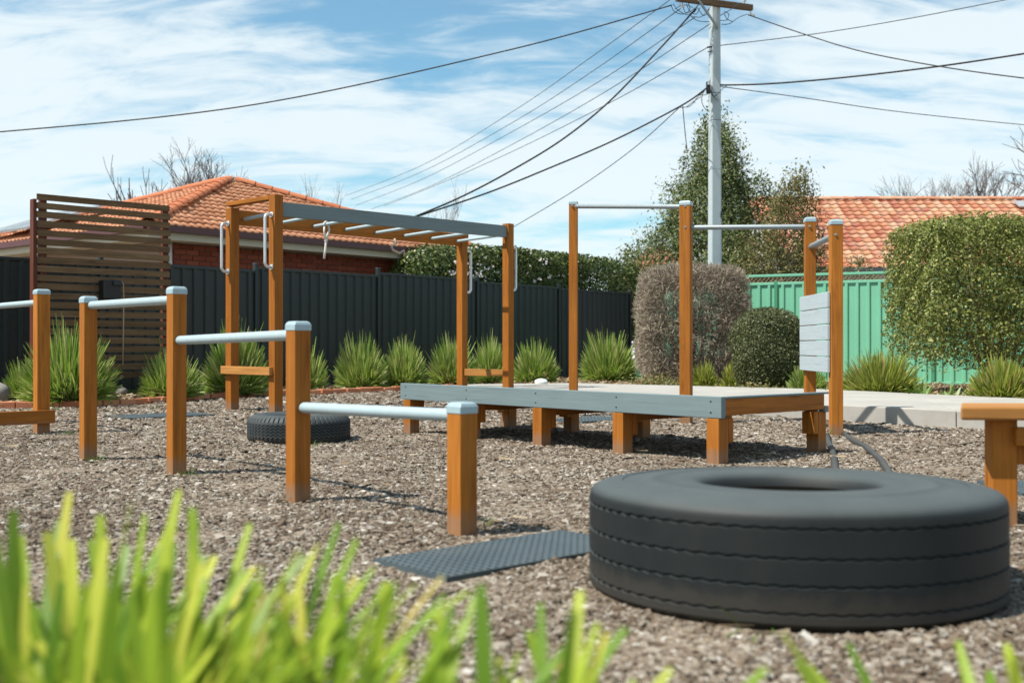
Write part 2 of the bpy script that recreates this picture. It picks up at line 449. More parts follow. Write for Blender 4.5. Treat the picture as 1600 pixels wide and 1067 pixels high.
# ------------------------------------------------------------------ ground, bed, path
mb = MB(); mb.add([(-400, -30, 0), (400, -30, 0), (400, 900, 0), (-400, 900, 0)], [(0, 1, 2, 3)])
tag(mb.build('ground', M['ground']), kind='structure')
edge_px = [(-330, 641, 12.0), (-140, 640, 12.15), (0, 638, 12.3), (130, 637, 12.45), (200, 632, 13.0), (290, 626, 14.0), (370, 621, 14.9), (488, 617, 15.7), (640, 609.5, 17.1), (700, 606, 17.9)]
edge = [Vector((gx(p, d), d, 0)) for p, y, d in edge_px]
PE = Vector((0.63, -0.777, 0)).normalized()
P0 = Vector((3.08, 10.2, 0))
near = [P0 + PE * t for t in (-6.4, -3.0, -0.02, 1.10, 4.2, 8.0)]
far_ = [Vector((gx(p, d), d, 0)) for p, d in ((742, 15.7), (830, 16.3), (1100, 15.3), (1320, 13.6), (1420, 12.7), (1560, 11.5))]
far_ = [far_[0], Vector((0.95, 16.2, 0)), Vector((gx(1290, 13.9), 13.9, 0)), Vector((gx(1420, 12.7), 12.7, 0)), Vector((6.9, 8.9, 0)), Vector((9.2, 5.6, 0))]
bed_poly = [(-22, 11.6)] + [(p.x, p.y) for p in edge] + [(-0.9, 15.9)] + [(p.x, p.y) for p in far_[1:]] + [(16, 6), (16, 20.5), (3, 24.5), (3, 26), (2.62, 25.07), (-2.32, 19.04), (-7.27, 13.0), (-22, 8)]
mb = MB()
n = len(bed_poly)
mb.add([(x, y, 0.035) for x, y in bed_poly], [tuple(range(n))])
bo = mb.build('garden_bed', M['bed']); tag(bo, kind='structure')
path = tag(bpy.data.objects.new('concrete_path', None), kind='structure'); COL.objects.link(path)
for i in range(5):
    g = 0.004
    a, b, c, d = near[i], near[i + 1], far_[i + 1], far_[i]
    e1 = (b - a).normalized() * g; e2 = (c - d).normalized() * g
    MB().prism([tuple((a + e1)[:2]), tuple((b - e1)[:2]), tuple((c - e2)[:2]), tuple((d + e2)[:2])], -0.05, 0.152).build('slab', M['concrete'], path, 0.012, 2)

# brick edging, one brick at a time
eroot = thing('brick_edging', tuple(edge[2]), 'low curving edging of terracotta bricks between the bark and the garden bed', 'edging')
bm_ = MB().box((0, 0, 0), Vector((1, 0, 0)), Vector((0, 1, 0)), UP, 0.111, 0.055, 0.05)
src = bm_.build('brick', M['edge_brick'], None, 0.006, 2)
first = True
seglen = [(edge[i + 1] - edge[i]).length for i in range(len(edge) - 1)]
tot = sum(seglen); s_ = 0.0
while s_ < tot - 0.12:
    q = s_ + 0.115; k = 0
    while q > seglen[k]: q -= seglen[k]; k += 1
    p = edge[k].lerp(edge[k + 1], q / seglen[k])
    dr = edge[k + 1] - edge[k]
    o = src if first else src.copy()
    if not first: COL.objects.link(o)
    first = False
    o.parent = eroot
    o.location = p - eroot.location + Vector((random.uniform(-.008, .008), random.uniform(-.008, .008), 0.022 + random.uniform(-.008, .008)))
    o.rotation_euler = (random.uniform(-.04, .04), random.uniform(-.04, .04), math.atan2(dr.y, dr.x) + random.uniform(-.04, .04))
    s_ += 0.236

# rubber mats with dimpled tops
def make_mat(cx, cy, L, Wd, ax, label, cells, group='rubber mats set in the bark'):
    ay = Vector((-ax.y, ax.x, 0))
    nx, ny = cells
    me = MB()
    z1, z0, ins = 0.016, 0.009, 0.27
    P = lambda i, j, z: Vector((cx, cy, z)) + ax * (i / nx - 0.5) * L + ay * (j / ny - 0.5) * Wd
    for i in range(nx):
        for j in range(ny):
            o4 = [P(i, j, z1), P(i + 1, j, z1), P(i + 1, j + 1, z1), P(i, j + 1, z1)]
            i4 = [P(i + ins, j + ins, z1), P(i + 1 - ins, j + ins, z1), P(i + 1 - ins, j + 1 - ins, z1), P(i + ins, j + 1 - ins, z1)]
            d4 = [p - Vector((0, 0, z1 - z0)) for p in i4]
            fs = [(a, (a + 1) % 4, 4 + (a + 1) % 4, 4 + a) for a in range(4)] + [(4 + a, 4 + (a + 1) % 4, 8 + (a + 1) % 4, 8 + a) for a in range(4)] + [(8, 9, 10, 11)]
            me.add(o4 + i4 + d4, fs)
    c4 = [P(0, 0, z1 - .001), P(nx, 0, z1 - .001), P(nx, ny, z1 - .001), P(0, ny, z1 - .001)]
    me.add(c4 + [p - Vector((0, 0, 0.05)) for p in c4], [(a, 4 + a, 4 + (a + 1) % 4, (a + 1) % 4) for a in range(4)])
    tag(me.build('rubber_mat', M['mat']), label, 'mat', group)
    return (cx, cy, L / 2, Wd / 2, ax)
mats = []
ml = Vector((gx(583, 3.54), 3.54, 0))
mc = ml + SA * 0.42 + LA * 0.19
mats.append(make_mat(mc.x, mc.y, 0.84, 0.38, SA, 'grey dimpled rubber mat lying in the bark beside the large truck tyre', (26, 12)))
mats.append(make_mat(gx(250, 10.9), 10.9, 0.9, 0.55, SA, 'grey rubber mat in the bark behind the stepped bars near the brick edging', (18, 11)))
mats.append(make_mat(gx(922, 10.35), 10.35, 0.72, 0.5, SA, 'grey rubber mat in the bark under the tallest chin-up bar', (16, 11)))
mats.append(make_mat(gx(1640, 5.35), 5.35, 0.5, 0.5, Vector((1, 0, 0)), 'grey rubber mat in the bark behind the timber bench', (12, 12)))

# ------------------------------------------------------------------ tyres
def tyre(cx, cy, prof, seg, amp, per, notch, mat, label):
    """prof rows: (radius, z, wave 0/1/-1 , notch 0/1)"""
    root = (cx, cy)
    rings = []
    for r, z, wv, nt in prof:
        ring = []
        for k in range(seg):
            a = 2 * math.pi * k / seg
            ph = (k * per / seg) % 1.0
            tri = (abs(ph * 4 - 2) - 1)
            rr = r - (notch if nt and (k % 6) == 0 else 0)
            zz_ = z + wv * amp * tri
            ring.append(Vector((cx + rr * math.cos(a), cy + rr * math.sin(a), zz_)))
        rings.append(ring)
    o = MB().loft(rings, False, True).build('tyre', mat)
    me = o.data
    o.location = (cx, cy, 0)
    for v in me.vertices: v.co.x -= cx; v.co.y -= cy
    for m in (o.modifiers.new('edges', 'EDGE_SPLIT'),): m.split_angle = R(38)
    return tag(o, label, 'tyre')
def grooves(Rr, zs, w, dep):
    out = []
    for z in zs:
        out += [(Rr, z - w / 2, 1, 0), (Rr - dep, z - w / 2 + .001, 1, 0), (Rr - dep, z + w / 2 - .001, 1, 0), (Rr, z + w / 2, 1, 0)]
    return out
RT = 0.592
KT = RT / 0.60
prof = [(0.33, 0.0, 0, 0), (0.36, -0.03, 0, 0), (0.54, -0.035, 0, 0), (0.585, -0.02, 0, 0), (0.592, -0.005, 0, 0)] + grooves(RT, (0.020, 0.087, 0.154, 0.227), 0.0075, 0.014)
prof += [(0.599, 0.243, 0, 0), (0.597, 0.253, 0, 0), (0.591, 0.263, 0, 0), (0.580, 0.271, 0, 0), (0.563, 0.278, 0, 0), (0.542, 0.2825, 0, 0), (0.515, 0.2855, 0, 0), (0.50, 0.287, 0, 0), (0.497, 0.284, 0, 0), (0.46, 0.286, 0, 0), (0.425, 0.287, 0, 0), (0.42, 0.290, 0, 0), (0.395, 0.290, 0, 0), (0.39, 0.287, 0, 0),
         (0.335, 0.290, 0, 0), (0.295, 0.288, 0, 0), (0.27, 0.281, 0, 0), (0.258, 0.268, 0, 0), (0.252, 0.245, 0, 0), (0.27, 0.222, 0, 0), (0.40, 0.222, 0, 0), (0.52, 0.232, 0, 0), (0.56, 0.21, 0, 0), (0.57, 0.12, 0, 0), (0.555, 0.03, 0, 0), (0.4, 0.02, 0, 0), (0.33, 0.0, 0, 0)]
TX, TY = 0.822, 3.252
prof = [(r if r == RT or abs(r - RT + .014) < 1e-6 else r * KT, z, w, n) for r, z, w, n in prof]
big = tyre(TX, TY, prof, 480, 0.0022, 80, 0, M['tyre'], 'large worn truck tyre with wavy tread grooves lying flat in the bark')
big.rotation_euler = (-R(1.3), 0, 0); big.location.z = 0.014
fillv = []
for k in range(24): fillv.append((TX + .5 * math.cos(k * math.pi / 12), TY + .5 * math.sin(k * math.pi / 12), .20))
tag(MB().add(fillv + [(TX, TY, .235)], [(k, (k + 1) % 24, 24) for k in range(24)]).build('bark_fill', M['ground']), kind='stuff')
R2 = 0.376
prof2 = [(0.20, 0.01, 0, 0), (0.22, -0.02, 0, 0), (0.33, -0.02, 0, 0), (0.36, 0.0, 0, 1), (0.372, 0.02, 0, 1)]
prof2 += grooves(R2, (0.040, 0.062, 0.085, 0.107, 0.130), 0.008, 0.010)
prof2 += [(0.375, 0.150, 0, 1), (0.368, 0.160, 0, 1), (0.358, 0.175, 0, 1), (0.343, 0.188, 0, 1), (0.325, 0.196, 0, 0), (0.29, 0.20, 0, 0), (0.25, 0.192, 0, 0), (0.22, 0.178, 0, 0), (0.205, 0.165, 0, 0),
          (0.203, 0.155, 0, 0), (0.25, 0.165, 0, 0), (0.33, 0.165, 0, 0), (0.352, 0.12, 0, 0), (0.345, 0.03, 0, 0), (0.24, 0.02, 0, 0), (0.20, 0.01, 0, 0)]
T2X, T2Y = gx(467.5, 8.15), 8.15
tyre(T2X, T2Y, prof2, 360, 0.008, 60, 0.010, M['tyre2'], 'small grey car tyre with chunky tread lying flat beneath the monkey bars')

# ------------------------------------------------------------------ timber equipment
def post(root, x, y, z1, w, ax, cap=True, mat='post', z0=-0.25, capmat='cap'):
    ay = Vector((-ax.y, ax.x, 0))
    o = MB().box((x, y, (z0 + z1) / 2), ax, ay, UP, w / 2, w / 2, (z1 - z0) / 2).build('post', M[mat], root, 0.004)
    if cap:
        rings = []
        for z, k in ((z1 - 0.012, 0.53), (z1 + 0.014, 0.53), (z1 + 0.026, 0.46), (z1 + 0.030, 0.36)):
            rings.append([Vector((x, y, z)) + ax * w * k * a + ay * w * k * b for a, b in ((-1, -1), (1, -1), (1, 1), (-1, 1))])
        MB().loft(rings).build('cap', M[capmat], o, 0.003)
    return o
def bar(root, a, b, r, mat='bar', name='bar'):
    a, b = Vector(a), Vector(b); d = (b - a).normalized()
    pts = [a, a + d * .006, a + d * .018, b - d * .018, b - d * .006, b]
    rs = [r * .75, r * .93, r, r, r * .93, r * .75]
    return MB().tube(pts, r, 14, True, rs).build(name, M[mat], root)

# stepped dip bars
dp = [(138, 720, 463), (276, 742, 448), (466, 787, 502), (722, 837, 628)]
pos = []
for px, yb, yt in dp:
    d = F * EYE / (yb - HZ)
    d += 0.035
    pos.append((gx(px, d), d, EYE - (yt - HZ) * d / F - 0.03))
dip = thing('stepped_bars', (pos[1][0], pos[1][1], 0), 'row of four stained timber posts stepping down, joined by pale blue bars', 'exercise bars')
PW = 0.081
for x, y, z in pos: post(dip, x, y, z, PW, LA)
for i, (za, zb) in enumerate(((0.945, 0.95), (0.728, 0.748), (0.425, 0.44))):
    a, b = Vector((pos[i][0], pos[i][1], za)), Vector((pos[i + 1][0], pos[i + 1][1], zb))
    d = (b - a).normalized()
    bar(dip, a + d * (PW / 2 - 0.012), b - d * (PW / 2 - 0.004), 0.0245)

# the bench with a bar at the left edge
p1 = Vector((gx(65, 8.8), 8.8, 0))
sit = thing('sit_up_bench', (p1.x, p1.y, 0), 'timber post with a pale bar and low dark beam at the far left', 'exercise bench')
p1b = p1 - LA * 1.5
post(sit, p1.x, p1.y, 1.12, 0.10, LA); post(sit, p1b.x, p1b.y, 1.12, 0.10, LA)
bar(sit, p1b + UP * 1.045 + LA * .04, p1 + UP * 1.045 - LA * 0.045, 0.025)
q = p1 + LA * 0.075
MB().beam(q + SA * 0.075 + UP * 0.135, q - SA * 1.5 + UP * 0.135, 0.045, 0.105).build('low_beam', M['post'], sit, 0.004)
q2 = q - LA * 0.5
MB().beam(q2 + SA * 0.06 + UP * 0.21, q2 - SA * 1.5 + UP * 0.21, 0.7, 0.04).build('seat', M['seat'], sit, 0.004) if False else None
e = q - SA * 1.35 - LA * 0.07
post(sit, e.x, e.y, 0.18, 0.09, LA, False)

# monkey bars
mA, mB_ = Vector((gx(363, 12.04), 12.04, 0)), Vector((gx(431, 11.47), 11.47, 0))
mD, mC = Vector((gx(794, 14.2), 14.2, 0)), Vector((gx(722, 14.8), 14.8, 0))
mk = thing('monkey_bars', tuple((mA + mB_ + mC + mD) / 4), 'tall timber monkey bars with pale rungs and one grey side beam', 'monkey bars')
mdir = (mD - mB_).normalized(); mper = Vector((mdir.y, -mdir.x, 0))
zt = 2.27
for p, z in ((mA, 2.20), (mB_, zt), (mC, 2.10), (mD, zt)):
    post(mk, p.x, p.y, z, 0.105, mdir, False)
MB().beam(mB_ + mdir * .053 + UP * 2.125, mD - mdir * .053 + UP * 2.165, 0.05, 0.15).build('side_beam', M['greywood'], mk, 0.004)['label'] = 'grey painted side beam'
MB().beam(mA + mdir * .053 + UP * 2.105, mC + mdir * .10 + UP * 2.115, 0.05, 0.16).build('side_beam', M['post'], mk, 0.004)
MB().beam(mA - mper * 0.052 + UP * 2.245, mB_ - mper * 0.054 + UP * 2.245, 0.105, 0.045).build('end_beam', M['post'], mk, 0.004)
MB().beam(mC - mper * 0.052 + UP * 2.225, mD - mper * 0.054 + UP * 2.225, 0.105, 0.05).build('end_beam', M['post'], mk, 0.004)
for i in range(8):
    t = (i + 0.28) / 7.55
    a = mA.lerp(mC, t) + mper * 0.025; b = mB_.lerp(mD, t) - mper * 0.026
    bar(mk, a + UP * 2.09, b + UP * 2.115, 0.019, 'bar', 'rung')
MB().beam(mA - mdir * 0.075 - mper * 0.08 + UP * 0.435, mB_ - mdir * 0.075 + mper * 0.02 + UP * 0.435, 0.045, 0.085).build('foot_rail', M['seat'], mk, 0.004)
MB().beam(mC + mper * 0.053 + UP * 0.345, mD - mper * 0.053 + UP * 0.345, 0.045, 0.09).build('foot_rail', M['seat'], mk, 0.004)
def u_handle(root, p, out, z0, z1, r=0.016, reach=0.085):
    pts = []
    base = lambda z, k: p + out * k + UP * z
    pts.append(base(z0, 0))
    for k in range(7):
        a = k / 6 * math.pi / 2; rr = 0.045
        pts.append(base(z0 + rr - rr * math.cos(a), reach - rr + rr * math.sin(a)))
    for k in range(7):
        a = k / 6 * math.pi / 2; rr = 0.045
        pts.append(base(z1 - rr + rr * math.sin(a), reach - rr + rr * math.cos(a)))
    pts.append(base(z1, 0))
    o = MB().tube(pts, r, 10).build('grab_handle', M['handle'], root)
    for z in (z0, z1):
        MB().tube([base(z, -0.001), base(z, 0.010)], r * 1.9, 12).build('flange', M['handle'], o)
u_handle(mk, mA - mdir * .0525, -mdir, 1.505, 2.03)
u_handle(mk, mB_ - mdir * .0525, -mdir, 1.515, 2.06)
u_handle(mk, mC + mdir * .0525, mdir, 1.42, 1.98, 0.016, 0.12)
u_handle(mk, mD + mdir * .0525, mdir, 1.42, 1.98, 0.016, 0.10)
# ropes on the rungs
rp = mA.lerp(mC, (2 + .28) / 7.55).lerp(mB_.lerp(mD, (2 + .28) / 7.55), 0.32) + UP * 2.10
def rope(pts, r, mat, label):
    tag(MB().tube(pts, r, 8).build('rope', M[mat]), label, 'rope', 'ropes tied to the monkey bars')
cr_ = mdir * 0.024
rope([rp - cr_ - UP * .03, rp - cr_ + UP * .012, rp + UP * .03, rp + cr_ + UP * .012, rp + cr_ * 1.9 - UP * .07, rp + mdir * .012 - UP * .15, rp - UP * .205, rp - mdir * .01 - UP * .30, rp - mdir * .03 - UP * .40]
     , 0.013, 'rope', 'white rope tied to the third rung with its end hanging straight down')
rope([rp - cr_ - UP * .03, rp - cr_ * 1.1 - UP * .09, rp - mdir * .012 - UP * .16, rp + mdir * .022 - UP * .185, rp - mdir * .018 - UP * .195], 0.011, 'rope', 'short white rope loop knotted below the third rung')
rq = mA.lerp(mC, (4.55 + .28) / 7.55).lerp(mB_.lerp(mD, (4.55 + .28) / 7.55), 0.1) + UP * 2.03
rope([rq, rq - UP * .05 + mdir * .03, rq - UP * .09 - mdir * .05, rq - UP * .14 - mdir * .02, rq - UP * .17 + mdir * .09, rq - UP * .13 + mdir * .16, rq - UP * .19 + mdir * .17], 0.016, 'rope_old', 'frayed rope in a tangle below the middle of the brown beam')

# chin-up bars
ch = [(896, 10.95, 2.11, 10), (1072, 9.87, 1.965, 24), (1265.5, 9.5, 1.775, 4), (1306, 8.62, 1.655, 3)]
cp = []
croot = thing('chin_up_bars', (gx(1072, 9.87), 9.87, 0), 'four tall timber posts joined by steel chin-up bars, with a pale grey board panel', 'chin-up bars')
for i, (px, d, z, an) in enumerate(ch):
    x = gx(px, d); cp.append(Vector((x, d, 0)))
    w = (0.082, 0.098, 0.088, 0.092)[i]
    post(croot, x, d, z, w, Vector((math.cos(R(an)), -math.sin(R(an)), 0)), True, 'post')
def cbar(i, j, z0, z1, r=0.022):
    a, b = cp[i] + UP * z0, cp[j] + UP * z1; d = (b - a).normalized()
    bar(croot, a + d * .03, b - d * .03, r, 'steel')
cbar(0, 1, 2.085, 1.945); cbar(1, 2, 1.758, 1.725)
cbar(2, 3, 1.56, 1.57, 0.024) if False else None
a = cp[2] + Vector((0.0, -0.046, 1.55)); b = cp[3] + Vector((0.0, 0.03, 1.565))
bar(croot, a, b, 0.026, 'steel')
pz0 = EYE - (581 - HZ) * 9.05 / F
for k in range(5):
    z = 0.49 + k * 0.1275
    x0, x1 = cp[2].x - 0.06, cp[3].x - 0.062
    MB().beam((x0, cp[2].y + 0.07, z + 0.06), (x1, cp[3].y - 0.02, z + 0.06), 0.022, 0.121).build('board', M['palewood'], croot, 0.003)

# bolt heads where bars meet posts
bl = MB()
for i, zs_ in ((0, (2.085,)), (1, (1.945, 1.758)), (2, (1.725, 1.55)), (3, (1.565,))):
    for z in zs_:
        p = cp[i] + Vector((-0.015, -0.05, z)); bl.tube([p + Vector((0, .012, 0)), p - Vector((0, .004, 0))], 0.010, 8)
tag(bl.build('bolt_heads', M['steel'], croot), kind='stuff')

# low deck with a grey fascia
C0 = Vector((1.226, 6.45, 0)); DL, DW = 3.18, 1.14
deck = thing('step_up_deck', tuple(C0 - LA * DL / 2 + SA * DW / 2), 'long low timber deck on short legs with a blue grey front board', 'low deck')
ZT, FH = 0.40, 0.128
D = lambda l, s, z: C0 - LA * l + SA * s + UP * z
MB().beam(D(0, 0.0225, ZT - FH / 2), D(DL, 0.0225, ZT - FH / 2), 0.045, FH).build('front_board', M['greywood'], deck, 0.004)
MB().beam(D(0, DW - 0.0225, ZT - 0.094 - 0.02), D(DL, DW - 0.0225, ZT - 0.094 - 0.02), 0.045, 0.04).build('back_board', M['greywood'], deck, 0.004)
MB().beam(D(0.026, 0.047, ZT - 0.064), D(0.026, DW - 0.047, ZT - 0.064), 0.045, 0.10).build('end_board', M['post'], deck, 0.004)
MB().beam(D(0.024, 0.047, ZT - 0.007), D(0.024, DW, ZT - 0.009), 0.050, 0.012).build('end_trim', M['greywood'], deck, 0.002)
MB().beam(D(DL - 0.034, 0.047, ZT - 0.112), D(DL - 0.034, DW - 0.047, ZT - 0.112), 0.045, 0.04).build('end_board', M['post'], deck, 0.004)
np_ = 8; pw = (DW - 0.094) / np_
for k in range(np_):
    s0 = 0.047 + pw * (k + 0.5)
    MB().beam(D(0.058, s0, ZT - 0.106 + random.uniform(-.001, .001)), D(DL - 0.058, s0, ZT - 0.106), pw - 0.006, 0.028).build('plank', M['greywood'], deck, 0.003)
for i in range(5):
    l = 0.065 + (DL - 0.15) * i / 4
    for s0, sg in ((0.047, 1), (DW - 0.047, -1)):
        zc = ZT - FH - 0.002
        o = MB().box(D(l, s0, (zc - 0.25) / 2), LA, SA, UP, 0.046, 0.046, (zc + 0.25) / 2).build('leg', M['post'], deck, 0.004)
        MB().box(D(l, s0 + sg * 0.072, zc - 0.072), LA, SA, UP, 0.046, 0.0235, 0.072).build('cleat', M['post'], o, 0.003)
    MB().beam(D(l, 0.147, ZT - 0.154), D(l, DW - 0.147, ZT - 0.154), 0.045, 0.065).build('joist', M['post'], deck, 0.003) if 0 < i < 4 else None
# screw heads in the front board
sc = MB()
for i in range(5):
    l = 0.065 + (DL - 0.15) * i / 4
    for dz in (0.03, 0.095):
        p = D(l + 0.012, 0.0, ZT - dz)
        sc.tube([p + SA * 0.002, p - SA * 0.0015], 0.006, 6)
tag(sc.build('screw_heads', M['black'], deck))

# timber bench at right
b0 = Vector((gx(1501, 4.2), 4.2, 0)); bu = Vector((0.925, -0.10, 0)).normalized(); bw = Vector((0.385, 0.922, 0)).normalized()
bn = Vector((-bu.y, bu.x, 0))
bench = thing('timber_bench', tuple(b0 + bu * .5 + bw * .15), 'oiled timber bench at the right edge behind the large truck tyre', 'bench')
for k in range(2):
    p = b0 + bw * (0.158 * k)
    pl_ = MB(); rings = []
    for z in (0.416, 0.468):
        rings.append([v + UP * z for v in (p, p + bu * 1.25, p + bu * 1.25 + bw * .152, p + bw * .152)])
    pl_.loft(rings); pl_.g = [((Vector(v) - b0).dot(bu) + 3 * k, (Vector(v) - b0).dot(bn), v[2]) for v in pl_.v]
    pl_.build('seat_plank', M['seat'], bench, 0.009, 3)
for t in (0.150, 1.08):
    for q in (0.125, 0.27):
        p = b0 + bu * t + bw * q
        post(bench, p.x, p.y, 0.415, 0.094, bu, False)
p = b0 + bu * .199 + bw * .06
MB().beam(p + UP * 0.352, p + bu * .832 + UP * 0.352, 0.045, 0.07).build('rail', M['post'], bench, 0.004)
p = b0 + bu * .24 + bw * .115
MB().box(p + UP * .30, bu, bn, UP, 0.04, 0.02, 0.06).build('cleat', M['post'], bench, 0.004)

# black edging hoses beside the chin-up bars
def hose(pts, label):
    tag(MB().tube([Vector((gx(p, 1204 / (y - HZ)), 1204 / (y - HZ), 0.012)) for p, y in pts], 0.022, 10).build('rubber_edging', M['tyre2']), label, 'rubber edging', 'strips of rubber edging in the bark')
hose([(1318, 680), (1326, 687), (1338, 694), (1352, 701), (1364, 711), (1376, 722), (1388, 740), (1396, 757)], 'dark rubber edging strip curving from the right-hand panel post toward the tyre')
hose([(1292, 683), (1294, 694), (1299, 703), (1302, 715), (1304, 730), (1308, 750)], 'dark rubber edging strip running beside the end leg of the low deck')

# ------------------------------------------------------------------ slatted screen
sL, sR = Vector((gx(57, 13.3), 13.3, 0)), Vector((gx(265, 14.45), 14.45, 0))
scr = thing('slatted_screen', tuple((sL + sR) / 2), 'tall brown timber screen of horizontal slats standing before the dark fence', 'screen')
sd = (sR - sL).normalized(); sn = Vector((sd.y, -sd.x, 0))
NS = 21
for k in range(NS):
    z = 0.33 + (2.50 - 0.33) * k / (NS - 1)
    dz = random.uniform(-.006, .006)
    MB().beam(sL + UP * (z + dz) - sd * 0.0, sR + UP * (z - dz - 0.004 * k / NS) + sd * random.uniform(-.012, .012), 0.02, 0.077 + random.uniform(-.003, .003)).build('slat', M['old'], scr, 0.002)
for t in (0.05, 0.97):
    p = sL.lerp(sR, t) - sn * 0.047
    MB().box(p + UP * 1.2, sd, sn, UP, 0.040, 0.035, 1.33).build('post', M['redwood'], scr, 0.003)
MB().beam(sL - sd * 0.026 - sn * 0.04 - UP * 0.1, sL - sd * 0.026 - sn * 0.04 + UP * 2.47, 0.04, 0.12, sn).build('edge_board', M['redwood'], scr, 0.003)
bxp = sL.lerp(sR, 0.51) + sn * 0.09 + UP * 1.40
bxo = thing('outdoor_speaker', tuple(bxp), 'black weatherproof box mounted on the slatted screen with a cord hanging from it', 'box')
MB().box(bxp, sd, sn, UP, 0.115, 0.075, 0.12).build('housing', M['black'], bxo, 0.015, 3)
MB().box(bxp + sd * .06 + sn * 0.07 + UP * .085, sd, sn, UP, 0.055, 0.035, 0.03).build('cover', M['dark_fence'], bxo, 0.008)
c0 = bxp + sd * 0.09 + sn * 0.06
tag(MB().tube([c0 + UP * .10, c0 + UP * .12 + sd * .03, c0 + UP * .07 + sd * .055, c0 - UP * .1 + sd * .06, c0 - UP * .5 + sd * .057, c0 - UP * .95 + sd * .05], 0.008, 6).build('cord', M['cord']), 'thin tan cord hanging from the black box on the slatted screen', 'cord')

# ------------------------------------------------------------------ fences
def ribbed(mb, a, b, z0, z1, nrm, pitch=0.19, dep=0.028, rw=0.05):
    """trapezoid rib sheet between a and b"""
    d = (b - a); L = d.length; d = d.normalized()
    xs, os = [], []
    n = max(1, round(L / pitch)); p = L / n
    for k in range(n):
        x = k * p
        for fx, o in ((0, 0), (p / 2 - rw * .75, 0), (p / 2 - rw * .4, dep), (p / 2 + rw * .4, dep), (p / 2 + rw * .75, 0)):
            xs.append(x + fx); os.append(o)
    xs.append(L); os.append(0)
    vs, fs = [], []
    for x, o in zip(xs, os):
        q = a + d * x + nrm * o
        vs += [q + UP * z0, q + UP * z1]
    for k in range(len(xs) - 1): fs.append((2 * k, 2 * k + 2, 2 * k + 3, 2 * k + 1))
    mb.add(vs, fs)
    vs2 = [v - nrm * 0.003 for v in vs]
    return mb.add(vs2, [f[::-1] for f in fs])
FE = Vector((0.634, 0.773, 0)).normalized(); FN = Vector((FE.y, -FE.x, 0))
F0 = Vector((-2.32, 19.04, 0))
fen = thing('dark_fence', tuple(F0), 'long dark grey ribbed metal fence behind the monkey bars and strappy clumps', 'fence')
tops = [1.82, 1.83, 1.865, 1.915, 1.965, 1.925, 1.90]
cuts = [-10.4, -7.8, -5.2, -2.6, 0, 2.6, 5.2, 7.9]
for i in range(len(cuts) - 1):
    a, b = F0 + FE * (cuts[i] + .03), F0 + FE * (cuts[i + 1] - .03)
    ribbed(MB(), a, b, 0.05, tops[i] - 0.02, FN).build('panel', M['dark_fence'], fen)
    MB().beam(a + UP * (tops[i] - 0.02), b + UP * (tops[i] - 0.02), 0.055, 0.045).build('top_rail', M['dark_fence'], fen, 0.006)
    MB().beam(a + UP * 0.05, b + UP * 0.05, 0.055, 0.06).build('bottom_rail', M['dark_fence'], fen, 0.006)
for i, c in enumerate(cuts):
    zt_ = max(tops[min(i, 6)], tops[max(i - 1, 0)]) + 0.045
    if i in (4,): zt_ += 0.02
    MB().box(F0 + FE * c + UP * (zt_ / 2), FE, FN, UP, 0.029, 0.034, zt_ / 2).build('post', M['dark_fence'], fen, 0.004)
    MB().box(F0 + FE * c + UP * (zt_ + 0.006), FE, FN, UP, 0.034, 0.039, 0.007).build('post_cap', M['cable_grey'], fen, 0.003)
ga, gb = Vector((2.45, 21.4, 0)), Vector((9.6, 17.6, 0))
ge = (gb - ga).normalized(); gn = Vector((ge.y, -ge.x, 0))
gf = thing('green_fence', tuple(ga), 'pale green ribbed metal fence behind the clipped bushes on the right', 'fence')
gl = (gb - ga).length; ng = 3
for i in range(ng):
    a, b = ga + ge * (gl * i / ng + .03), ga + ge * (gl * (i + 1) / ng - .03)
    ribbed(MB(), a, b, 0.06, 1.82, gn, 0.19, 0.03, 0.05).build('panel', M['green_fence'], gf)
    MB().beam(a + UP * 1.83, b + UP * 1.83, 0.06, 0.05).build('top_rail', M['green_fence'], gf, 0.006)
    MB().beam(a + UP * 0.05, b + UP * 0.05, 0.06, 0.06).build('bottom_rail', M['green_fence'], gf, 0.006)
for i in range(ng + 1):
    MB().box(ga + ge * (gl * i / ng) + UP * 0.94, ge, gn, UP, 0.029, 0.034, 0.94).build('post', M['green_dark'], gf, 0.004)
# second green fence with a lattice top behind it
la, lb = Vector((2.9, 23.6, 0)), Vector((11.5, 19.5, 0))
le = (lb - la).normalized(); ln_ = Vector((le.y, -le.x, 0))
lf = thing('lattice_fence', tuple(la), 'green railed fence topped with brown diagonal lattice behind the pale green fence', 'fence')
ribbed(MB(), la, lb, 0.05, 1.93, ln_).build('panel', M['green_dark'], lf)
MB().beam(la + UP * 2.125, lb + UP * 2.125, 0.06, 0.05).build('top_rail', M['green_fence'], lf, 0.006)
lt = MB(); Lx = (lb - la).length; k = 0.0
while k < Lx - 0.3:
    for sg, o in ((1, 0.01), (-1, -0.01)):
        x0, x1 = (k, k + 0.17) if sg > 0 else (k + 0.17, k)
        lt.beam(la + le * x0 + UP * 1.93 + ln_ * o, la + le * x1 + UP * 2.10 + ln_ * o, 0.008, 0.02, ln_)
    k += 0.085
tag(lt.build('lattice', M['lattice'], lf), kind='stuff')

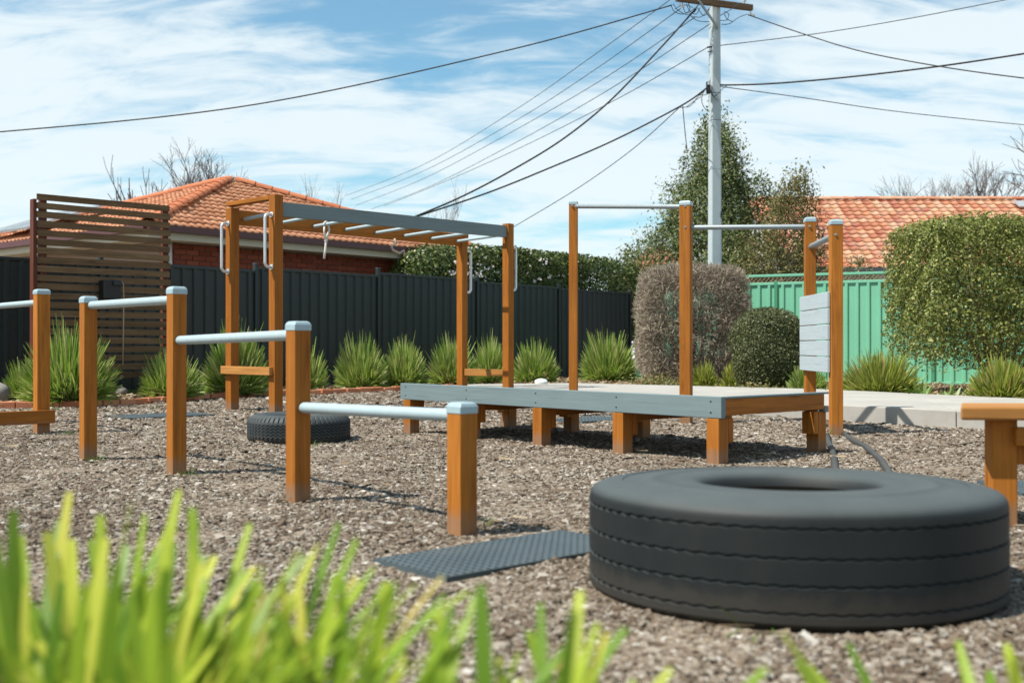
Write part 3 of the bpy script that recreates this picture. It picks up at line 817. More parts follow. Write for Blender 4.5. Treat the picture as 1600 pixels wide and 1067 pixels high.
# ------------------------------------------------------------------ houses
def tile_mesh(name, w, l, amp, mat, waves=1):
    n = 10 if waves == 1 else 14; vs, fs, gs = [], [], []
    for row, (y, dz, off) in enumerate(((l, 0.0, 0), (0.0, 0.034, 0), (0.002, 0.006, 0))):
        for k in range(n + 1):
            u = k / n
            z = amp * (0.5 + 0.5 * math.cos(2 * math.pi * u * waves)) ** 1.4 * 1.6
            vs.append(((u - 0.5) * w, y, z + dz))
    for r in range(2):
        for k in range(n):
            a = r * (n + 1) + k
            fs.append((a, a + 1, a + n + 2, a + n + 1)[::-1])
    me = bpy.data.meshes.new(name)
    me.from_pydata(vs, [], fs)
    me.polygons.foreach_set('use_smooth', [f < n for f in range(len(fs))])
    me.materials.append(mat)
    return me
def frame(o, x, y, z):
    m = Matrix((x, y, z)).transposed().to_4x4()
    m.translation = o
    return m
def put_tile(me, name, m, parent):
    o = bpy.data.objects.new(name, me); COL.objects.link(o)
    o.parent = parent
    m = m.copy(); m.translation = m.translation - world_loc(parent)
    o.matrix_basis = m
    return o
def stuff_tiles(me, mats_, name, mat, parent):
    co = np.array([v.co[:] for v in me.vertices]); fs = [tuple(p.vertices) for p in me.polygons]
    A = np.array([[list(r) for r in m] for m in mats_])
    vv = np.einsum('nij,vj->nvi', A[:, :3, :3], co) + A[:, None, :3, 3]
    return tag(np_mesh(name, vv, len(co), fs, mat, parent), kind='stuff')
def cap_row(a, b, root, mat, r=0.13, step=0.36):
    d = b - a; L = d.length; d = d.normalized()
    side = d.cross(UP).normalized(); up = side.cross(d)
    n = int(L / step)
    proto = None
    for k in range(n):
        if proto is None:
            mb = MB(); rings = []
            for y, s_ in ((0, 1.0), (0.42, 0.84)):
                rings.append([Vector((0, y, 0)) + Vector((math.cos(t), 0, math.sin(t) * 0.75)) * r * s_ for t in [math.pi * i / 8 for i in range(9)]] +
                             [Vector((0, y, 0)) + Vector((math.cos(t), 0, math.sin(t) * 0.75)) * (r * s_ - .02) for t in [math.pi * i / 8 for i in range(8, -1, -1)]])
            mb.loft(rings, True, False)
            o = mb.build('ridge_cap', mat); proto = o.data
        else:
            o = bpy.data.objects.new('ridge_cap', proto); COL.objects.link(o)
        o.parent = root
        m = frame(a + d * (k * step) + up * random.uniform(-.004, .004), side, d, up)
        m.translation = m.translation - world_loc(root)
        o.matrix_basis = m

# left house: hipped roof of terracotta tiles over red brick
K = Vector((-5.70, 17.25, 0)); U = Vector((0.655, 0.756, 0)).normalized(); V = Vector((-U.y, U.x, 0))
EZ, RUN, TH = 2.60, 3.9, R(21.7)
HALF = 4.2
HW, HL = 2 * HALF, 2 * RUN + 0.02
house = thing('brick_house', tuple(K + U * HALF + V * 4), 'red brick house with a terracotta tiled hip roof behind the dark fence', 'house')
up_h = math.tan(TH)
AP = K + U * HALF + V * RUN + UP * (EZ + RUN * up_h)
AP2 = K + U * HALF + V * (HL - RUN) + UP * (EZ + RUN * up_h)
e4 = [K, K + U * HW, K + U * HW + V * HL, K + V * HL]
e4 = [p + UP * EZ for p in e4]
rf = MB(); dn = UP * 0.03
rf.add([p - dn for p in e4] + [AP - dn, AP2 - dn], [(0, 1, 4), (1, 2, 5, 4), (2, 3, 5), (3, 0, 4, 5)])
roof = rf.build('roof', M['under'], house)
tm = tile_mesh('roof_tile', 0.30, 0.38, 0.017, M['tile'], 2)
exp_ = 0.285
indiv, rest = [], []
def face_tiles(org, ux, win, length, run, th, k_):
    sl = win * math.cos(th) + UP * math.sin(th)
    nrm = ux.cross(sl).normalized()
    if nrm.z < 0: nrm = -nrm
    out = []
    for r in range(int(run / math.cos(th) / exp_) + 1):
        h = r * exp_ * math.cos(th) * k_
        k = 0
        while k * 0.295 < length:
            x = k * 0.295 + 0.15
            if x > h + 0.02 and x < length - h - 0.02:
                o = org + ux * x + sl * (r * exp_ - 0.05 + random.uniform(-.006, .006)) + nrm * random.uniform(0, .006)
                out.append((frame(o, ux if ux.cross(sl).z > 0 else -ux, sl, nrm), o))
            k += 1
    return out
TH2 = math.atan(RUN * up_h / HALF)
for m, o in face_tiles(K + UP * EZ, U, V, HW, RUN, TH, HALF / RUN): indiv.append(m)
for m, o in face_tiles(K + UP * EZ, V, U, HL, HALF, TH2, RUN / HALF):
    (indiv if (o - K).dot(V) < 6.5 and len(indiv) < 298 else rest).append(m)
for m in indiv: put_tile(tm, 'roof_tile', m, roof)
stuff_tiles(tm, rest, 'roof_tiles_beyond', M['tile'], roof)
lift = UP * 0.03
cap_row(K + UP * EZ + lift, AP + lift, roof, M['cap_tile'])
cap_row(K + U * HW + UP * EZ + lift, AP + lift, roof, M['cap_tile'])
cap_row(K + V * HL + UP * EZ + lift, AP2 + lift, roof, M['cap_tile'])
# eaves
def ring_beam(off, z, w, h, name, mat):
    k = K + U * off + V * off
    a, b = k, K + U * (HW - off) + V * off
    c = K + V * (HL - off) + U * off
    MB().beam(a + UP * z, b + UP * z, w, h).build(name, M[mat], house)
    MB().beam(a + UP * z + V * (w / 2 + .003), c + UP * z, w, h).build(name, M[mat], house)
ring_beam(-0.03, EZ - 0.045, 0.10, 0.10, 'gutter', 'maroon')
ring_beam(0.06, EZ - 0.125, 0.03, 0.17, 'fascia', 'cream')
sof = MB()
sof.add([e4[0] + (U + V) * .07 - UP * .205, e4[1] + (V - U) * .07 - UP * .205, K + U * (HW - .5) + V * .5 + UP * (EZ - .205), K + (U + V) * .5 + UP * (EZ - .205)], [(0, 1, 2, 3)])
sof.add([e4[0] + (U + V) * .07 - UP * .205, e4[3] + (U - V) * .07 - UP * .205, K + V * (HL - .5) + U * .5 + UP * (EZ - .205), K + (U + V) * .5 + UP * (EZ - .205)], [(0, 3, 2, 1)])
sof.build('soffit', M['cream'], house)
w0 = 0.5
wk = [K + (U + V) * w0, K + U * (HW - w0) + V * w0, K + U * (HW - w0) + V * (HL - w0), K + V * (HL - w0) + U * w0]
wall = MB().prism([tuple((p)[:2]) for p in wk], 0, EZ - 0.21).build('wall', M['mortar'], house)
bsrc = MB().box((0, 0, 0), Vector((1, 0, 0)), Vector((0, 1, 0)), UP, 0.115, 0.02, 0.038).build('brick', M['brick'], None, 0.004, 1)
fst = True
for r in range(10):
    z = 1.56 + r * 0.086
    for k in range(31):
        x = w0 + 0.12 + k * 0.24 + (0.12 if r % 2 else 0)
        if x > HW - w0 - 0.12: continue
        o = bsrc if fst else bsrc.copy()
        if not fst: COL.objects.link(o)
        fst = False
        o.parent = wall
        o.location = K + U * x + V * (w0 - 0.012 + random.uniform(-.003, .003)) + UP * z - world_loc(wall)
        o.rotation_euler = (0, 0, math.atan2(U.y, U.x))
dpx = K + U * 0.66 + V * (w0 - 0.06)
MB().tube([dpx + UP * (EZ - .21), dpx], 0.03, 8).build('downpipe', M['white'], house)
# solar panels on the left slope
slp = U * math.cos(TH2) + UP * math.sin(TH2); sln = V.cross(slp); sln = sln if sln.z > 0 else -sln
for k in range(2):
    c = K + UP * EZ + V * (4.75 + 1.04 * k) + slp * 1.0 + sln * 0.20
    o = MB().box(c, V, slp, sln, 0.5, 0.83, 0.018).build('solar_panel', M['solar'], house)
    MB().box(c - sln * 0.004, V, slp, sln, 0.512, 0.845, 0.016).build('panel_frame', M['alu'], o)
# rooftop vent pipes seen above the ridge
for px, yt in ((184, 277), (228, 278)):
    p = at(px, 318, 27.0); q = at(px, yt, 27.0)
    MB().tube([p - UP * .6, q], 0.007, 6).build('vent_pipe', M['cable_grey'], house)
    MB().tube([p - UP * .6 + Vector((.07, 0, 0)), q + Vector((.07, 0, 0))], 0.007, 6).build('vent_pipe', M['cable_grey'], house)

# right house: long gabled roof of mottled tiles
RX0, RX1, RE, RR = 7.0, 19.5, 28.7, 32.9
EZ2, RZ2 = 2.72, 5.05
house2 = thing('gabled_house', ((RX0 + RX1) / 2, RR, 0), 'pale house with a long mottled orange tiled roof behind the green fence', 'house')
sl2 = Vector((0, RR - RE, RZ2 - EZ2)); SL2 = sl2.length; sl2 = sl2.normalized()
nr2 = Vector((0, -sl2.z, sl2.y))
mb = MB()
mb.add([(RX0, RE, EZ2 - .03), (RX1, RE, EZ2 - .03), (RX1, RR, RZ2 - .03), (RX0, RR, RZ2 - .03), (RX0, 2 * RR - RE, EZ2 - .03), (RX1, 2 * RR - RE, EZ2 - .03)], [(0, 1, 2, 3), (3, 2, 5, 4)])
roof2 = mb.build('roof', M['under'], house2)
tm2 = tile_mesh('roof_tile', 0.262, 0.36, 0.020, M['tile_old'])
e2x = 0.275; indiv, rest = [], []
for r in range(int(SL2 / e2x) + 1):
    for k in range(int((RX1 - RX0) / 0.258)):
        o = Vector((RX0 + 0.13 + k * 0.258, RE, EZ2)) + sl2 * (r * e2x - 0.04 + random.uniform(-.008, .008)) + nr2 * random.uniform(0, .01)
        m = frame(o, Vector((1, 0, 0)), sl2, nr2)
        px = 800 + o.x * F / o.y; py = HZ - (o.z - EYE) * F / o.y
        vis = (1255 < px < 1402) or (1402 <= px < 1610 and py < 352)
        (indiv if vis and len(indiv) < 299 else rest).append(m)
for m in indiv: put_tile(tm2, 'roof_tile', m, roof2)
stuff_tiles(tm2, rest, 'roof_tiles_beyond', M['tile_old'], roof2)
cap_row(Vector((RX0, RR, RZ2 + .02)), Vector((RX1, RR, RZ2 + .02)), roof2, M['tile_old'], 0.13, 0.36)
MB().beam((RX0, RE - .03, EZ2 - .04), (RX1, RE - .03, EZ2 - .04), 0.1, 0.1).build('gutter', M['cable_grey'], house2)
MB().prism([(RX0 + .3, RE + .5), (RX1 - .3, RE + .5), (RX1 - .3, 2 * RR - RE - .5), (RX0 + .3, 2 * RR - RE - .5)], 0, EZ2 - 0.05).build('wall', M['white'], house2)
for x in (RX0 + 0.3, RX1 - 0.3):
    mb = MB(); mb.add([(x, RE + .5, EZ2 - .05), (x, 2 * RR - RE - .5, EZ2 - .05), (x, RR, RZ2 - .25)], [(0, 1, 2)])
    mb.build('gable', M['white'], house2)
c = Vector((gx(1618, 32.4), RE, EZ2)) + sl2 * (SL2 - 0.62) + nr2 * 0.12
MB().box(c, Vector((1, 0, 0)), sl2, nr2, 0.6, 0.22, 0.02).build('skylight', M['alu'], house2)
# a further small roof between hedge and tree
hz = thing('distant_house', (gx(1000, 60), 60, 0), 'small far house with a pink tiled roof between the hedge and the tall tree', 'house')
mb = MB(); xa, xb = gx(982, 60), gx(1070, 60)
mb.add([(xa, 60, 4.7), (xb, 60, 4.7), (xb, 63, 6.3), (xa + 1.5, 63, 6.3), (xa, 66, 4.7), (xb, 66, 4.7)], [(0, 1, 2, 3), (3, 2, 5, 4), (0, 3, 4)])
mb.build('roof', M['tile_old'], hz)
MB().prism([(xa + .4, 60.5), (xb - .4, 60.5), (xb - .4, 65.5), (xa + .4, 65.5)], 0, 4.68).build('wall', M['white'], hz)

# ------------------------------------------------------------------ power pole and lines
PD = 24.5; PX = gx(1117, PD)
pole = thing('power_pole', (PX, PD, 0), 'tall pale concrete power pole with a timber crossarm behind the brown bush', 'power pole')
def pole_ring(z, w):
    pts = []
    for k in range(8):
        a = R(-12) + math.pi / 4 * k + (0.15 if k % 2 else -0.15) * 2
        rr = w / 2 * 1.12
        pts.append(Vector((PX + rr * math.cos(a), PD + rr * math.sin(a), z)))
    return pts
MB().loft([pole_ring(0, 0.315), pole_ring(9.4, 0.225)]).build('shaft', M['pole'], pole, 0.008)
ca, cb = Vector((gx(1050, 24.15), 24.15, 8.27)), Vector((gx(1168, 24.85), 24.85, 8.27))
cdir = (cb - ca).normalized(); cn = Vector((cdir.y, -cdir.x, 0))
ca, cb = ca + cn * .19, cb + cn * .19
arm = MB().beam(ca, cb, 0.10, 0.13).build('crossarm', M['crossarm'], pole, 0.006)
MB().beam(ca.lerp(cb, 0.27) - UP * .0 + cn * .055, Vector((PX, PD, 7.72)) + cn * .15, 0.03, 0.05).build('brace', M['steel'], pole, 0.003)
def insul(p):
    rings = [[p + Vector((math.cos(a) * r, math.sin(a) * r, z)) for a in [k * math.pi / 4 for k in range(8)]] for r, z in ((.012, -.12), (.012, 0), (.045, .0), (.04, .03), (.025, .04), (.04, .06), (.03, .10), (.008, .11))]
    MB().loft(rings, True, True).build('insulator', M['insulator'], arm)
for t in (0.06, 0.3, 0.62, 0.9): insul(ca.lerp(cb, t) + UP * 0.13)
for t in (0.05, 0.98):
    p = ca.lerp(cb, t) - UP * 0.10
    MB().tube([p, p - UP * .03, p - UP * .06 + cdir * .05, p - UP * .06 + cdir * .10], 0.025, 8).build('strain_clamp', M['insulator'], arm)
MB().box(at(1107, 137, 24.35), Vector((1, 0, 0)), Vector((0, 1, 0)), UP, 0.045, 0.05, 0.13).build('junction_box', M['black'], pole, 0.01)
MB().box(at(1108, 130, 24.3), Vector((1, 0, 0)), Vector((0, 1, 0)), UP, 0.03, 0.05, 0.05).build('cable_clamp', M['alu'], pole, 0.01)
MB().tube([at(1105, 74, 24.4), at(1113, 73, 24.4)], 0.02, 6).build('bracket', M['black'], pole)
MB().tube([at(1106, 81, 24.4), at(1113, 80, 24.4)], 0.012, 6).build('bracket', M['black'], pole)
for z in (6.3, 5.7, 4.6): MB().loft([[p for p in pole_ring(z, 0.31 - z * .0085)], [p for p in pole_ring(z + .012, 0.31 - z * .0085)]]).build('band', M['cable_grey'], pole)
MB().box(Vector((PX + .118, PD - .115, 3.6)), Vector((.75, -.65, 0)).normalized(), Vector((.65, .75, 0)).normalized(), UP, 0.006, 0.012, 0.07).build('slot', M['black'], pole)
lp = MB()
def loop(pts, r=0.008, d0=24.2):
    P = [at(px, py, d0 + 0.12 * math.sin(i)) for i, (px, py) in enumerate(pts)]
    lp.tube(smooth(P), r, 5)
def smooth(P, n=6):
    out = []
    for i in range(len(P) - 1):
        p0, p1, p2, p3 = P[max(i - 1, 0)], P[i], P[i + 1], P[min(i + 2, len(P) - 1)]
        for k in range(n):
            t = k / n
            out.append(0.5 * ((2 * p1) + (p2 - p0) * t + (2 * p0 - 5 * p1 + 4 * p2 - p3) * t * t + (3 * p1 - p0 - 3 * p2 + p3) * t ** 3))
    out.append(P[-1])
    return out
for pts in ([(1049, 8), (1054, 18), (1068, 22), (1078, 15), (1076, 5)], [(1052, 6), (1060, 16), (1074, 23), (1086, 18), (1090, 8)], [(1073, 6), (1078, 17), (1088, 22), (1094, 12)],
            [(1078, 20), (1083, 28), (1094, 33), (1110, 34)], [(1082, 26), (1096, 26), (1108, 14)], [(1090, 12), (1099, 24), (1106, 20), (1110, 10)], [(1055, 14), (1064, 9), (1074, 8), (1083, 12)],
            [(1066, 3), (1072, 20), (1087, 12), (1096, 4)], [(1168, 22), (1155, 27), (1140, 37), (1128, 38)], [(1126, 32), (1136, 31), (1139, 22), (1132, 18)], [(1132, 22), (1137, 30), (1146, 34)], [(1126, 24), (1140, 16), (1158, 4)],
            [(1104, 137), (1098, 148), (1097, 160), (1102, 170), (1109, 174)], [(1106, 143), (1104, 148), (1088, 149)], [(1112, 148), (1118, 150), (1130, 138), (1140, 132)], [(1110, 140), (1116, 152), (1122, 157)], [(1102, 141), (1090, 152), (1078, 166), (1063, 168)], [(1096, 151), (1082, 160), (1072, 168)]):
    loop(pts)
tag(lp.build('jumper_wires', M['cable'], pole), kind='stuff')
def line(pts, r, label, mat='cable'):
    P = [at(px, py, d) for px, py, d in pts]
    # parameters by chord, quadratic-like smooth path
    tag(MB().tube(smooth(P, 14), r, 6).build('power_line', M[mat]), label, 'cable', 'overhead lines at the power pole')
line([(1050, 8, 24.1), (800, 77, 24), (400, 163, 23.5), (0, 206, 23), (-260, 221, 22.6)], 0.015, 'black overhead line running from the crossarm across the left sky to the picture edge')
line([(1052, -4, 24.2), (920, 92, 30), (800, 175, 37), (660, 258, 47), (540, 306, 60)], 0.010, 'highest of the four parallel thin lines descending left from the crossarm', 'cable_grey')
line([(1064, 13, 24.2), (925, 112, 30), (800, 192, 37), (660, 268, 47), (548, 312, 60)], 0.010, 'second from the top of the parallel thin lines descending left from the crossarm', 'cable_grey')
line([(1086, 27, 24.2), (940, 125, 30), (800, 206, 37), (660, 280, 47), (556, 321, 60)], 0.010, 'third from the top of the parallel thin lines descending left from the crossarm', 'cable_grey')
line([(1110, 37, 24.4), (950, 141, 30), (800, 226, 37), (670, 292, 47), (580, 327, 60)], 0.010, 'lowest of the parallel thin lines descending left from just under the crossarm', 'cable_grey')
line([(1106, 74, 24.4), (960, 157, 30), (800, 237, 37), (680, 290, 47), (600, 322, 60)], 0.010, 'fine line descending left from the small bracket on the pole', 'cable_grey')
line([(1087, 14, 24.2), (1035, 72, 23.7), (955, 156, 23), (880, 217, 22.5), (800, 266, 22), (720, 308, 21.6), (640, 342, 21.2)], 0.019, 'thick black service cable dropping steeply from the crossarm to the brick house')
line([(1104, 138, 24.3), (1065, 165, 24), (960, 219, 23.4), (860, 262, 22.8), (760, 302, 22.2), (640, 342, 21.4)], 0.019, 'thick black cable descending from the junction box on the pole to the brick house')
line([(1065, 165, 24), (990, 232, 26), (900, 296, 28), (800, 356, 30)], 0.010, 'fine line leaving the thick cable beside the pole and descending behind the monkey bars', 'cable_grey')
line([(1067, 166, 24), (1070, 200, 25), (1074, 238, 26)], 0.010, 'short fine wire dropping almost straight down to the tall tree', 'cable_grey')
line([(1169, 23, 24.8), (1265, 56, 24), (1350, 81, 23), (1470, 104, 22), (1600, 122, 21), (1760, 139, 20)], 0.013, 'dark line descending right from the end of the crossarm')
line([(1126, 71, 24.5), (1280, 52, 24), (1420, 29, 23), (1575, -1, 22), (1700, -26, 21)], 0.010, 'fine line rising right from the middle of the pole to the top edge', 'cable_grey')
line([(1126, 133, 24.4), (1200, 131, 24), (1310, 122, 23.4), (1450, 106, 22.6), (1600, 84, 22), (1750, 59, 21.4)], 0.019, 'thick black cable running right from the junction box on the pole')
line([(1124, 135, 24.5), (1250, 152, 25), (1400, 174, 26), (1600, 195, 27), (1760, 208, 28)], 0.010, 'fine line descending gently right from the pole below the thick cable', 'cable_grey')

# ------------------------------------------------------------------ vegetation
def unit(v): return v / (np.linalg.norm(v, axis=-1, keepdims=True) + 1e-9)
def leaves(pts, nrm, size, aspect=0.55, jitter=0.8):
    """diamond leaves folded along the midrib: (N, 4, 3)"""
    N = len(pts)
    d = unit(nrm + rng.normal(0, jitter, (N, 3)))
    r = unit(np.cross(d, rng.normal(0, 1, (N, 3))))
    up = unit(np.cross(r, d))
    s = size * rng.uniform(0.6, 1.3, (N, 1))
    a = pts - up * s * .5
    t = pts + up * s * .5
    l = pts - r * s * aspect * .5 + d * s * .08
    q = pts + r * s * aspect * .5 + d * s * .08
    return np.stack([a, q, t, l], 1)
LF = [(0, 1, 2, 3)]
def rbox(N, hx, hy, hz, p=4.0, shell=0.25, bumps=0.05, seed=0):
    """points near the surface of a rounded box (superellipsoid), with clumps and gaps; unit normals"""
    g = np.random.default_rng(seed)
    v = unit(g.normal(0, 1, (N, 3)))
    # even-ish spread over the box: push by area
    v = v * np.array([hx, hy, hz]) ** 0.5
    v = unit(v)
    q = v / np.array([hx, hy, hz])
    k = (np.abs(q) ** p).sum(1) ** (-1 / p)
    s = v * k[:, None]
    n = unit(np.sign(s) * np.abs(s / np.array([hx, hy, hz])) ** (p - 1) / np.array([hx, hy, hz]))
    depth = g.exponential(shell * .35, (N, 1)).clip(0, shell)
    f = (np.sin(s[:, 0] * 7 + seed) * np.sin(s[:, 2] * 8 + 1.3 * seed) + np.sin(s[:, 1] * 9 + s[:, 0] * 5 + s[:, 2] * 11))[:, None]
    return s - n * depth + n * f * bumps * .5 + g.normal(0, .012, (N, 3)), n
def rotz(p, a):
    c, s = math.cos(a), math.sin(a)
    q = p.copy(); q[:, 0] = p[:, 0] * c - p[:, 1] * s; q[:, 1] = p[:, 0] * s + p[:, 1] * c
    return q
def stems(root, base, hz_, n, spread, mat, r0=0.03, name='trunk'):
    mb = MB()
    for k in range(n):
        a = random.uniform(0, 6.28); rr = random.uniform(.02, .12)
        p = Vector(base) + Vector((math.cos(a) * rr, math.sin(a) * rr, -0.05))
        q = Vector(base) + Vector((math.cos(a) * spread * random.uniform(.3, 1), math.sin(a) * spread * random.uniform(.3, .9), hz_ * random.uniform(.7, 1)))
        m = (p + q) / 2 + Vector((random.uniform(-.08, .08), random.uniform(-.08, .08), 0))
        mb.tube([p, m, q], r0, 6, True, [r0, r0 * .75, r0 * .4])
    return mb.build(name, M[mat], root)
def hedge(name, c, h3, N, size, mat, label, cat, ang=0, p=4.0, shell=0.3, bumps=0.05, seed=1, st=(6, .6), aspect=.6, jit=.8, thin=None):
    root = thing(name, (c[0], c[1], 0), label, cat)
    pts, n = rbox(N, *h3, p=p, shell=shell, bumps=bumps, seed=seed)
    if thin:
        zr = (pts[:, 2] / h3[2] + 1) / 2
        keep = np.random.default_rng(seed + 5).uniform(0, 1, N) < np.clip((zr - thin[0]) / (thin[1] - thin[0]), thin[2], 1)
        pts, n = pts[keep], n[keep]
    pts, n = rotz(pts, ang), rotz(n, ang)
    np_mesh('crown', leaves(pts + np.array(c), n, size, aspect, jit), 4, LF, M[mat], root)
    stems(root, (c[0], c[1], 0), c[2] + h3[2] * .4, st[0], st[1], 'bark')
    return root
# big clipped hedge at right
hd = 15.6
hedge('clipped_hedge', (gx(1562, hd), hd, 1.42), (1.36, 1.0, 1.04), 95000, 0.047, 'hedge', 'large clipped yellow green hedge with bare lower stems at the right edge', 'hedge', 0.03, 13, 0.5, 0.085, 3, (14, .9), .6, .75, (0.0, .30, .12))
# round dark bush
hd = 15.3
hedge('clipped_bush', (gx(1201, hd), hd, 0.64), (0.475, 0.45, 0.56), 52000, 0.031, 'bush', 'small rounded dark green clipped bush left of the pale board panel', 'bush', 0.2, 3.2, 0.2, 0.035, 5, (8, .3), .55, .8)
# brown twiggy bush
hd = 19.2; c = np.array((gx(1081, hd), hd, 1.07))
root = thing('twiggy_bush', (c[0], c[1], 0), 'wide brown grey bush of bare clipped twigs in front of the power pole', 'bush')
pts, nn = rbox(62000, 0.94, 0.78, 1.02, 5.5, 0.4, 0.05, 9)
T = unit(nn * 0.9 + rng.normal(0, .6, nn.shape)); Sx = unit(np.cross(T, rng.normal(0, 1, T.shape)))
ln = rng.uniform(.05, .16, (len(pts), 1)); wd = 0.0042
pw_ = pts + c
tw = np.stack([pw_ - T * ln * .6 - Sx * wd, pw_ - T * ln * .6 + Sx * wd, pw_ + T * ln * .4 + Sx * wd * .5, pw_ + T * ln * .4 - Sx * wd * .5], 1)
np_mesh('crown', tw, 4, LF, M['twig'], root)
p2, n2_ = rbox(5000, 0.90, 0.73, 1.0, 5.5, 0.4, 0.05, 10)
p2 = p2[p2[:, 2] < rng.uniform(-1.2, 0.9, len(p2))]
np_mesh('leaves', leaves(p2 + c, n2_[:len(p2)], 0.03), 4, LF, M['bush'], root)
stems(root, (c[0], c[1], 0), 1.7, 26, .8, 'bark', 0.02)
# long dark hedge behind the fence
hc = (Vector((gx(655, 21.2), 21.2, 0)) + Vector((gx(975, 26.6), 26.6, 0))) / 2
hv = Vector((gx(975, 26.6), 26.6, 0)) - Vector((gx(655, 21.2), 21.2, 0))
ha = math.atan2(hv.y, hv.x)
hroot = hedge('long_hedge', (hc.x, hc.y, 1.72), (hv.length / 2 + 0.35, 0.7, 1.00), 72000, 0.075, 'dark_hedge', 'long dark green hedge dotted with white blossom rising behind the dark fence', 'hedge', ha, 5.5, 0.35, 0.06, 4, (14, 1.5), .6, .7)
fl = MB()
for k in range(30):
    t = random.choice((random.uniform(-.98, -.62), random.uniform(-.98, -.62), random.uniform(-.98, -.7), random.uniform(-.3, -.1)))
    sd_ = Vector((hv.y, -hv.x, 0)).normalized()
    p = Vector((hc.x, hc.y, 0)) + hv * .5 * t + sd_ * random.uniform(.62, .78) + UP * random.uniform(2.0, 2.72)
    for j in range(3):
        q = p + Vector((random.uniform(-.05, .05), random.uniform(-.05, .05), random.uniform(-.05, .05)))
        v5 = [q + Vector((math.cos(a) * .022, random.uniform(-.01, .01) - .02, math.sin(a) * .022)) for a in [i * 1.2566 for i in range(5)]]
        fl.add(v5 + [q], [(i, (i + 1) % 5, 5) for i in range(5)])
tag(fl.build('blossom', M['petal'], hroot), kind='stuff')

# trees
def crown_tree(name, base, levels, N, size, mat, label, cat='tree', trunk_h=5, clump=0.32, r0=0.12, seed=0, per=60, group=None):
    """levels: (z, radius, cx) outline; leaves gathered in clumps at twig ends"""
    g = np.random.default_rng(seed)
    root = thing(name, base, label, cat, group)
    b = np.array(base)
    zs = np.array([l[0] for l in levels]); rs = np.array([l[1] for l in levels]); cx = np.array([l[2] for l in levels])
    nc = N // per
    z = g.uniform(zs[0], zs[-1], nc * 4)
    keep = g.uniform(0, rs.max(), len(z)) < np.interp(z, zs, rs)
    z = z[keep][:nc]; nc = len(z)
    rad = np.interp(z, zs, rs); a = g.uniform(0, 2 * np.pi, nc)
    rr = rad * np.sqrt(g.uniform(0.12, 1.0, nc)) * (1 + 0.22 * np.sin(3 * a + z * 2.1) + g.normal(0, .07, nc))
    cc = np.stack([np.interp(z, zs, cx) + rr * np.cos(a), rr * np.sin(a), z], 1)
    outw = unit(np.stack([np.cos(a), np.sin(a), np.full(nc, .55)], 1))
    pts = np.repeat(cc, per, 0) + g.normal(0, 1, (nc * per, 3)) * clump * g.uniform(.4, 1.0, (nc, 1)).repeat(per, 0) * np.array([.55, .55, .75])
    np_mesh('crown', leaves(pts + b, np.repeat(outw, per, 0), size, .42, .9), 4, LF, M[mat], root)
    mb = MB()
    tp = [Vector(base) + Vector((np.interp(h, zs, cx) * (h / zs[-1]), 0, h)) for h in np.linspace(-0.1, zs[-1] * .93, 8)]
    mb.tube(tp, r0, 7, True, [r0 * (1 - .12 * i) for i in range(8)])
    for i in g.choice(nc, min(nc, 150), replace=False):
        e = Vector(b + cc[i]); h = max(0.4, cc[i][2] - rr[i] * .7)
        s0 = Vector(base) + Vector((np.interp(h, zs, cx) * (h / zs[-1]), 0, h))
        mb.tube([s0, s0.lerp(e, .5) + UP * .08, e], .02, 4, False, [r0 * .25, r0 * .15, .006])
    mb.build('trunk', M['bark'], root)
    return root
td = 28.5
crown_tree('evergreen_tree', (gx(1112, td), td, 0), [(1.0, 1.6, -.3), (1.9, 2.1, -.35), (2.8, 2.0, -.25), (3.6, 1.6, -.1), (4.6, 1.2, .05), (5.5, 0.7, .12), (6.6, 0.12, .12)], 62000, 0.095, 'tree_leaf', 'tall pointed evergreen tree standing directly behind the power pole', seed=2, clump=.37, per=80)
crown_tree('olive_shrub', (gx(1215, 26.0), 26.0, 0), [(0.8, 1.2, .1), (1.7, 1.35, .1), (2.6, 1.15, .15), (3.3, .8, .25), (4.7, .2, .45)], 20000, 0.085, 'olive_leaf', 'loose olive brown shrub with upright shoots before the mottled tiled roof', 'shrub', seed=6, clump=.28, r0=.05, per=40)
crown_tree('olive_shrub', (gx(1005, 27.0), 27.0, 0), [(0.8, .8, 0), (1.6, .9, 0), (2.2, .6, 0), (2.8, .2, 0)], 5000, 0.08, 'olive_leaf', 'low olive shrub between the dark hedge and the twiggy bush', 'shrub', seed=8, clump=.25, r0=.05, per=40)
crown_tree('olive_shrub', (gx(1345, 24.5), 24.5, 0), [(0.8, .6, 0), (1.8, .55, 0), (2.4, .3, 0), (2.7, .1, 0)], 1800, 0.07, 'tree_leaf', 'small dark shrub poking above the green fence below the tiled eave', 'shrub', seed=9, clump=.2, r0=.03, per=40)

